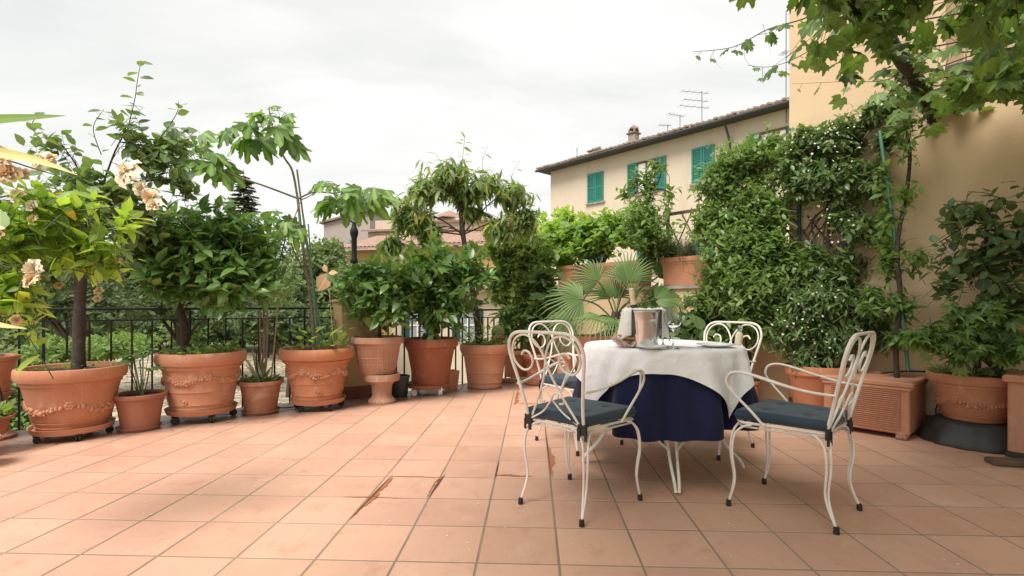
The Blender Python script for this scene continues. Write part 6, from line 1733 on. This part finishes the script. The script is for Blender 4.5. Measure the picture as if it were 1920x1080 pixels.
# sprigs reaching left into the sky
cane([W(0, 2.6, 2.62), at(1530, 22, 2.95), at(1440, 55, 3.05), at(1375, 88, 3.1), at(1300, 97, 3.15)], .005, 13, .15, .045, .03)
cane([W(0, 1.9, 2.6), at(1580, 55, 3.1), at(1500, 105, 3.2), at(1445, 125, 3.25), at(1400, 122, 3.3)], .004, 9, .15, .04, .03)
cane([W(0, .9, 2.62), at(1650, 152, 3.6), at(1600, 152, 3.7), at(1540, 155, 3.8), at(1485, 157, 3.9)], .003, 6, .11, .04, .03)
cane([W(0, 2.2, 2.6), at(1575, 40, 2.9), at(1570, 90, 2.95), at(1565, 110, 2.95)], .003, 6, .13, .08, .03)
cane([at(1395, 88, 3.1), at(1398, 112, 3.1), at(1415, 128, 3.1)], .0012, 0, .1, .1); cane([at(1430, 45, 3.05), at(1440, 80, 3.05), at(1446, 100, 3.05)], .0012, 0, .1, .1); cane([at(1338, 105, 3.12), at(1345, 122, 3.12), at(1355, 128, 3.12)], .001, 0, .1, .1)
# canes across the pergola
for k in range(88):
    s0 = rng.uniform(-.15, 1.2); o0 = rng.uniform(.1, 2.9); a = rng.uniform(-.6, .6)
    pts = [W(s0, o0, 2.66)]
    for j in range(4): s0 += .38 * math.cos(a); o0 += .38 * math.sin(a) * rng.choice([-1, 1]); o0 = min(max(o0, .05), 3.1); pts.append(W(s0, o0, 2.66 + rng.normal() * .04))
    cane(pts, .005, 17, .15, .115, .11, 1.1)
for k in range(14):                       # leaves hanging around the first beam and the wall edge
    p = W(rng.uniform(-.25, .2), rng.uniform(.1, 2.8), 2.64); cane([p, p + Vector((rng.normal() * .12, rng.normal() * .12, -.08)), p + Vector((rng.normal() * .2, rng.normal() * .2, -.18))], .003, 6, .14, .10, .06, 1.2)
nv = len(P)
cn.build('cane', M['bark_dark'], vine, smooth=60)
put_leaves(vine, GRAPE, P, D, NN, S, L['grape'], 300)
# unseen canopy extended overhead and behind the camera to shade the right side
P2 = np.stack([rng.uniform(-1.1, 6.5, 9000), rng.uniform(-3.2, 2.25, 9000), 2.62 + .07 * rng.normal(size=9000)], 1)
P2 = P2[(P2[:, 0] * WN.x + P2[:, 1] * WN.y) < W0.dot(WN) - .05]; P2 = P2[P2[:, 2] - 1 > 0.608 * P2[:, 1] + .17][:6500]; n2 = len(P2)
put_leaves(vine, GRAPE, P2, np.stack([rng.normal(size=n2), rng.normal(size=n2), -.3 + .2 * rng.normal(size=n2)], 1), np.stack([.4 * rng.normal(size=n2), .4 * rng.normal(size=n2), np.ones(n2)], 1), .14 * (.7 + .5 * rng.random(n2)), L['grape'], 0)
# old trunk of the vine near the wall top
o = MB().tube([p - vl for p in spline([W(.02, .02, 2.42), W(-.02, .08, 2.47), W(-.01, .25, 2.55), W(0, .6, 2.6)], 6)], [.018 + .0016 * i for i in range(19)], 9).build('trunk', M['bark_dark'], vine, smooth=60)

# ================================================================== BACKGROUND GREENERY
def far_tree(name, label, px, Y, blobs, mat, size, n, trunk_r=.2, group='garden trees beyond the railing', zb=-3.05, cat='tree', tw=4, nl=6):
    base = (gx(px, Y), Y, zb); root = empty(name, base, 0, label, cat, group)
    B = [pxblob(*b2) for b2 in blobs]
    P, D, NN, S, twg = twigs_in(B, n, size * 2.5, nl, size=size, up=.3, rmin=.45, nout=.8)
    top = Vector(B[0][:3]) - Vector(base)
    q = spline([Vector((0, 0, 0)), top * .5 + Vector((trunk_r, 0, 0)), top], 4); m = len(q)
    MB().tube(q, [trunk_r * (1 - .6 * i / m) for i in range(m)], 8).build('trunk', M['bark'], root, smooth=60)
    mb = MB()
    for b2 in B[1:]:
        c = Vector(b2[:3]) - Vector(base); mb.tube([q[m // 2], (q[m // 2] + c) / 2 + Vector((0, 0, .2)), c], [trunk_r * .5, trunk_r * .35, trunk_r * .15], 6)
    if len(B) > 1: mb.build('limbs', M['bark'], root, smooth=60)
    put_leaves(root, DIAM, P, D, NN, S, mat, 0, stuff='crown')
far_tree('broadleaf_tree', 'round grey green tree right behind the fig canes', 600, 30, [(600, 500, 30, 55, 50), (570, 560, 29, 60, 50), (630, 560, 29, 40, 50), (615, 470, 31, 35, 25)], L['far'], .30, 1500)
far_tree('broadleaf_tree', 'wide tree behind the citrus bush reaching below the conifer', 500, 38, [(500, 470, 38, 60, 40), (440, 450, 39, 50, 38), (540, 430, 38, 30, 25), (500, 540, 37, 80, 55), (400, 500, 38, 60, 60)], L['far'], .36, 1800)
far_tree('broadleaf_tree', 'dark tree mass behind the railing below the citrus bush', 330, 24, [(330, 560, 24, 80, 45), (250, 540, 25, 70, 60), (420, 570, 24, 70, 40), (300, 500, 26, 80, 50)], L['far_dark'], .26, 1800)
far_tree('broadleaf_tree', 'dark spreading tree behind the trunk of the widest pot', 130, 20, [(130, 540, 20, 90, 55), (50, 540, 20, 80, 60), (200, 580, 20, 60, 45), (90, 480, 21, 90, 55), (-20, 500, 20, 80, 90)], L['far_dark'], .22, 2200)
far_tree('broadleaf_tree', 'small tree behind the railing between pillar and citrus pot', 540, 22, [(540, 595, 22, 60, 32), (590, 610, 22, 40, 25), (470, 600, 22, 45, 25)], L['far_dark'], .2, 900, .12)
far_tree('garden_shrub', 'bright green shrub below the railing behind the widest pot', 70, 9.5, [(60, 700, 9.5, 70, 45), (110, 660, 10, 60, 30), (10, 740, 9, 70, 60), (50, 790, 9, 60, 50)], L['weed'], .10, 1800, .05, 'shrubs in the garden below', cat='shrub')
far_tree('garden_shrub', 'lighter shrub behind the small stalked pot near the yard edge', 190, 13, [(200, 650, 13, 60, 22), (140, 660, 13, 50, 25), (250, 640, 14, 40, 18)], L['weed'], .13, 900, .05, 'shrubs in the garden below', cat='shrub')
far_tree('broadleaf_tree', 'green tree behind the pale house to the right of the drooping tree', 960, 45, [(960, 470, 45, 50, 25), (1010, 465, 44, 30, 22)], L['far'], .4, 500)
far_tree('garden_shrub', 'shrub row in the yard left of the low beige house', 690, 24, [(690, 590, 24, 50, 30), (640, 600, 24, 40, 30)], L['far'], .22, 700, .08, 'shrubs in the garden below', cat='shrub')
# conifer
cf = empty('conifer', (gx(457, 48), 48, -3.05), 0, 'lone dark conifer with thin pointed top rising left of the fig trunk', 'tree', 'garden trees beyond the railing')
zt = 1 + (572 - 318) / F * 48 + 3.05; MB().tube([(0, 0, 0), (0, 0, zt)], [.22, .03], 8).build('trunk', M['bark'], cf, smooth=60)
P = []; D = []; NN = []; br = MB(); g_ = np.random.default_rng(2)
for k in range(230):
    t = g_.random() ** .8; z = zt - .2 - t * 9.5; ln = (.35 + 3.0 * t) * g_.uniform(.6, 1.1); a = g_.random() * 6.283
    d = np.array([math.cos(a), math.sin(a), 0]); 
    br.tube([(0, 0, z), (d[0] * ln * .5, d[1] * ln * .5, z + .05), (d[0] * ln, d[1] * ln, z - .08 * ln)], [.03, .02, .008], 3, cap=False)
    for j in range(46):
        s = g_.uniform(.15, 1); sd_ = g_.choice([-1, 1]); dd = norm(d * .7 + np.array([-d[1], d[0], 0]) * sd_ * .8 + np.array([0, 0, -.35 * g_.random()]))
        P.append(np.array([0, 0, z - .08 * ln * s * s]) + d * ln * s + np.array(cf.location)); D.append(dd); NN.append([0, 0, 1.0])
br.build('branches', M['bark'], cf, kind='stuff')
put_leaves(cf, DIAM, P, D, np.array(NN) + .2 * g_.normal(size=(len(P), 3)), .42 * (.6 + .7 * g_.random(len(P))), L['conifer'], 0, stuff='needles')
# a far wood closing the horizon
P = []; g_ = np.random.default_rng(5); n = 9000
a = g_.uniform(-1.25, 1.25, n); rr = g_.uniform(85, 110, n); h = 7.5 * np.sqrt(g_.random(n)) * (.75 + .25 * np.sin(a * 17) * np.sin(a * 7 + 1))
P = np.stack([np.sin(a) * rr, np.cos(a) * rr, -3 + h], 1)
wd_ = empty('wooded_edge', (0, 95, -3), 0)
d = norm(g_.normal(size=(n, 3)))
col.objects.unlink(wd_); bpy.data.objects.remove(wd_)
me = joined_mesh('far_wood', DIAM, P, frames(P, d, g_.normal(size=(n, 3)) + np.array([0, -1, 1.0]), 1.7 * (.6 + .6 * g_.random(n))), L['far'])
o = link('far_wood', me, None, 'stuff'); tag(o, 'distant line of trees closing the view beyond the garden', 'trees')

hb = random.Random(9)
for k, (px_h, lab) in enumerate([(-40, 'leftmost rounded hedge at the far side of the yard'), (55, 'hedge behind the leafy rose canes at the far side of the yard'), (140, 'hedge behind the straight dark trunk across the yard'), (225, 'hedge seen over the small stalked pot across the yard'),
        (300, 'hedge left of the citrus trunk across the yard'), (375, 'hedge right of the citrus trunk across the yard'), (450, 'hedge across the yard between citrus bush and strappy plant'), (525, 'hedge across the yard left of the fig stakes'), (595, 'hedge across the yard behind the fig stakes'), (660, 'hedge across the yard behind the pillar')]):
    Yh = 44 + hb.uniform(-1.5, 2)
    far_tree('rounded_hedge', lab, px_h, Yh, [(px_h, 600, Yh, 58, 40), (px_h + 25, 570 + hb.uniform(-15, 15), Yh + 2, 50, 38), (px_h - 15, 625, Yh - 2, 50, 28)], L['far'] if k % 2 else L['far_dark'], .42, 750, .08, 'hedges across the yard', cat='hedge', nl=6)
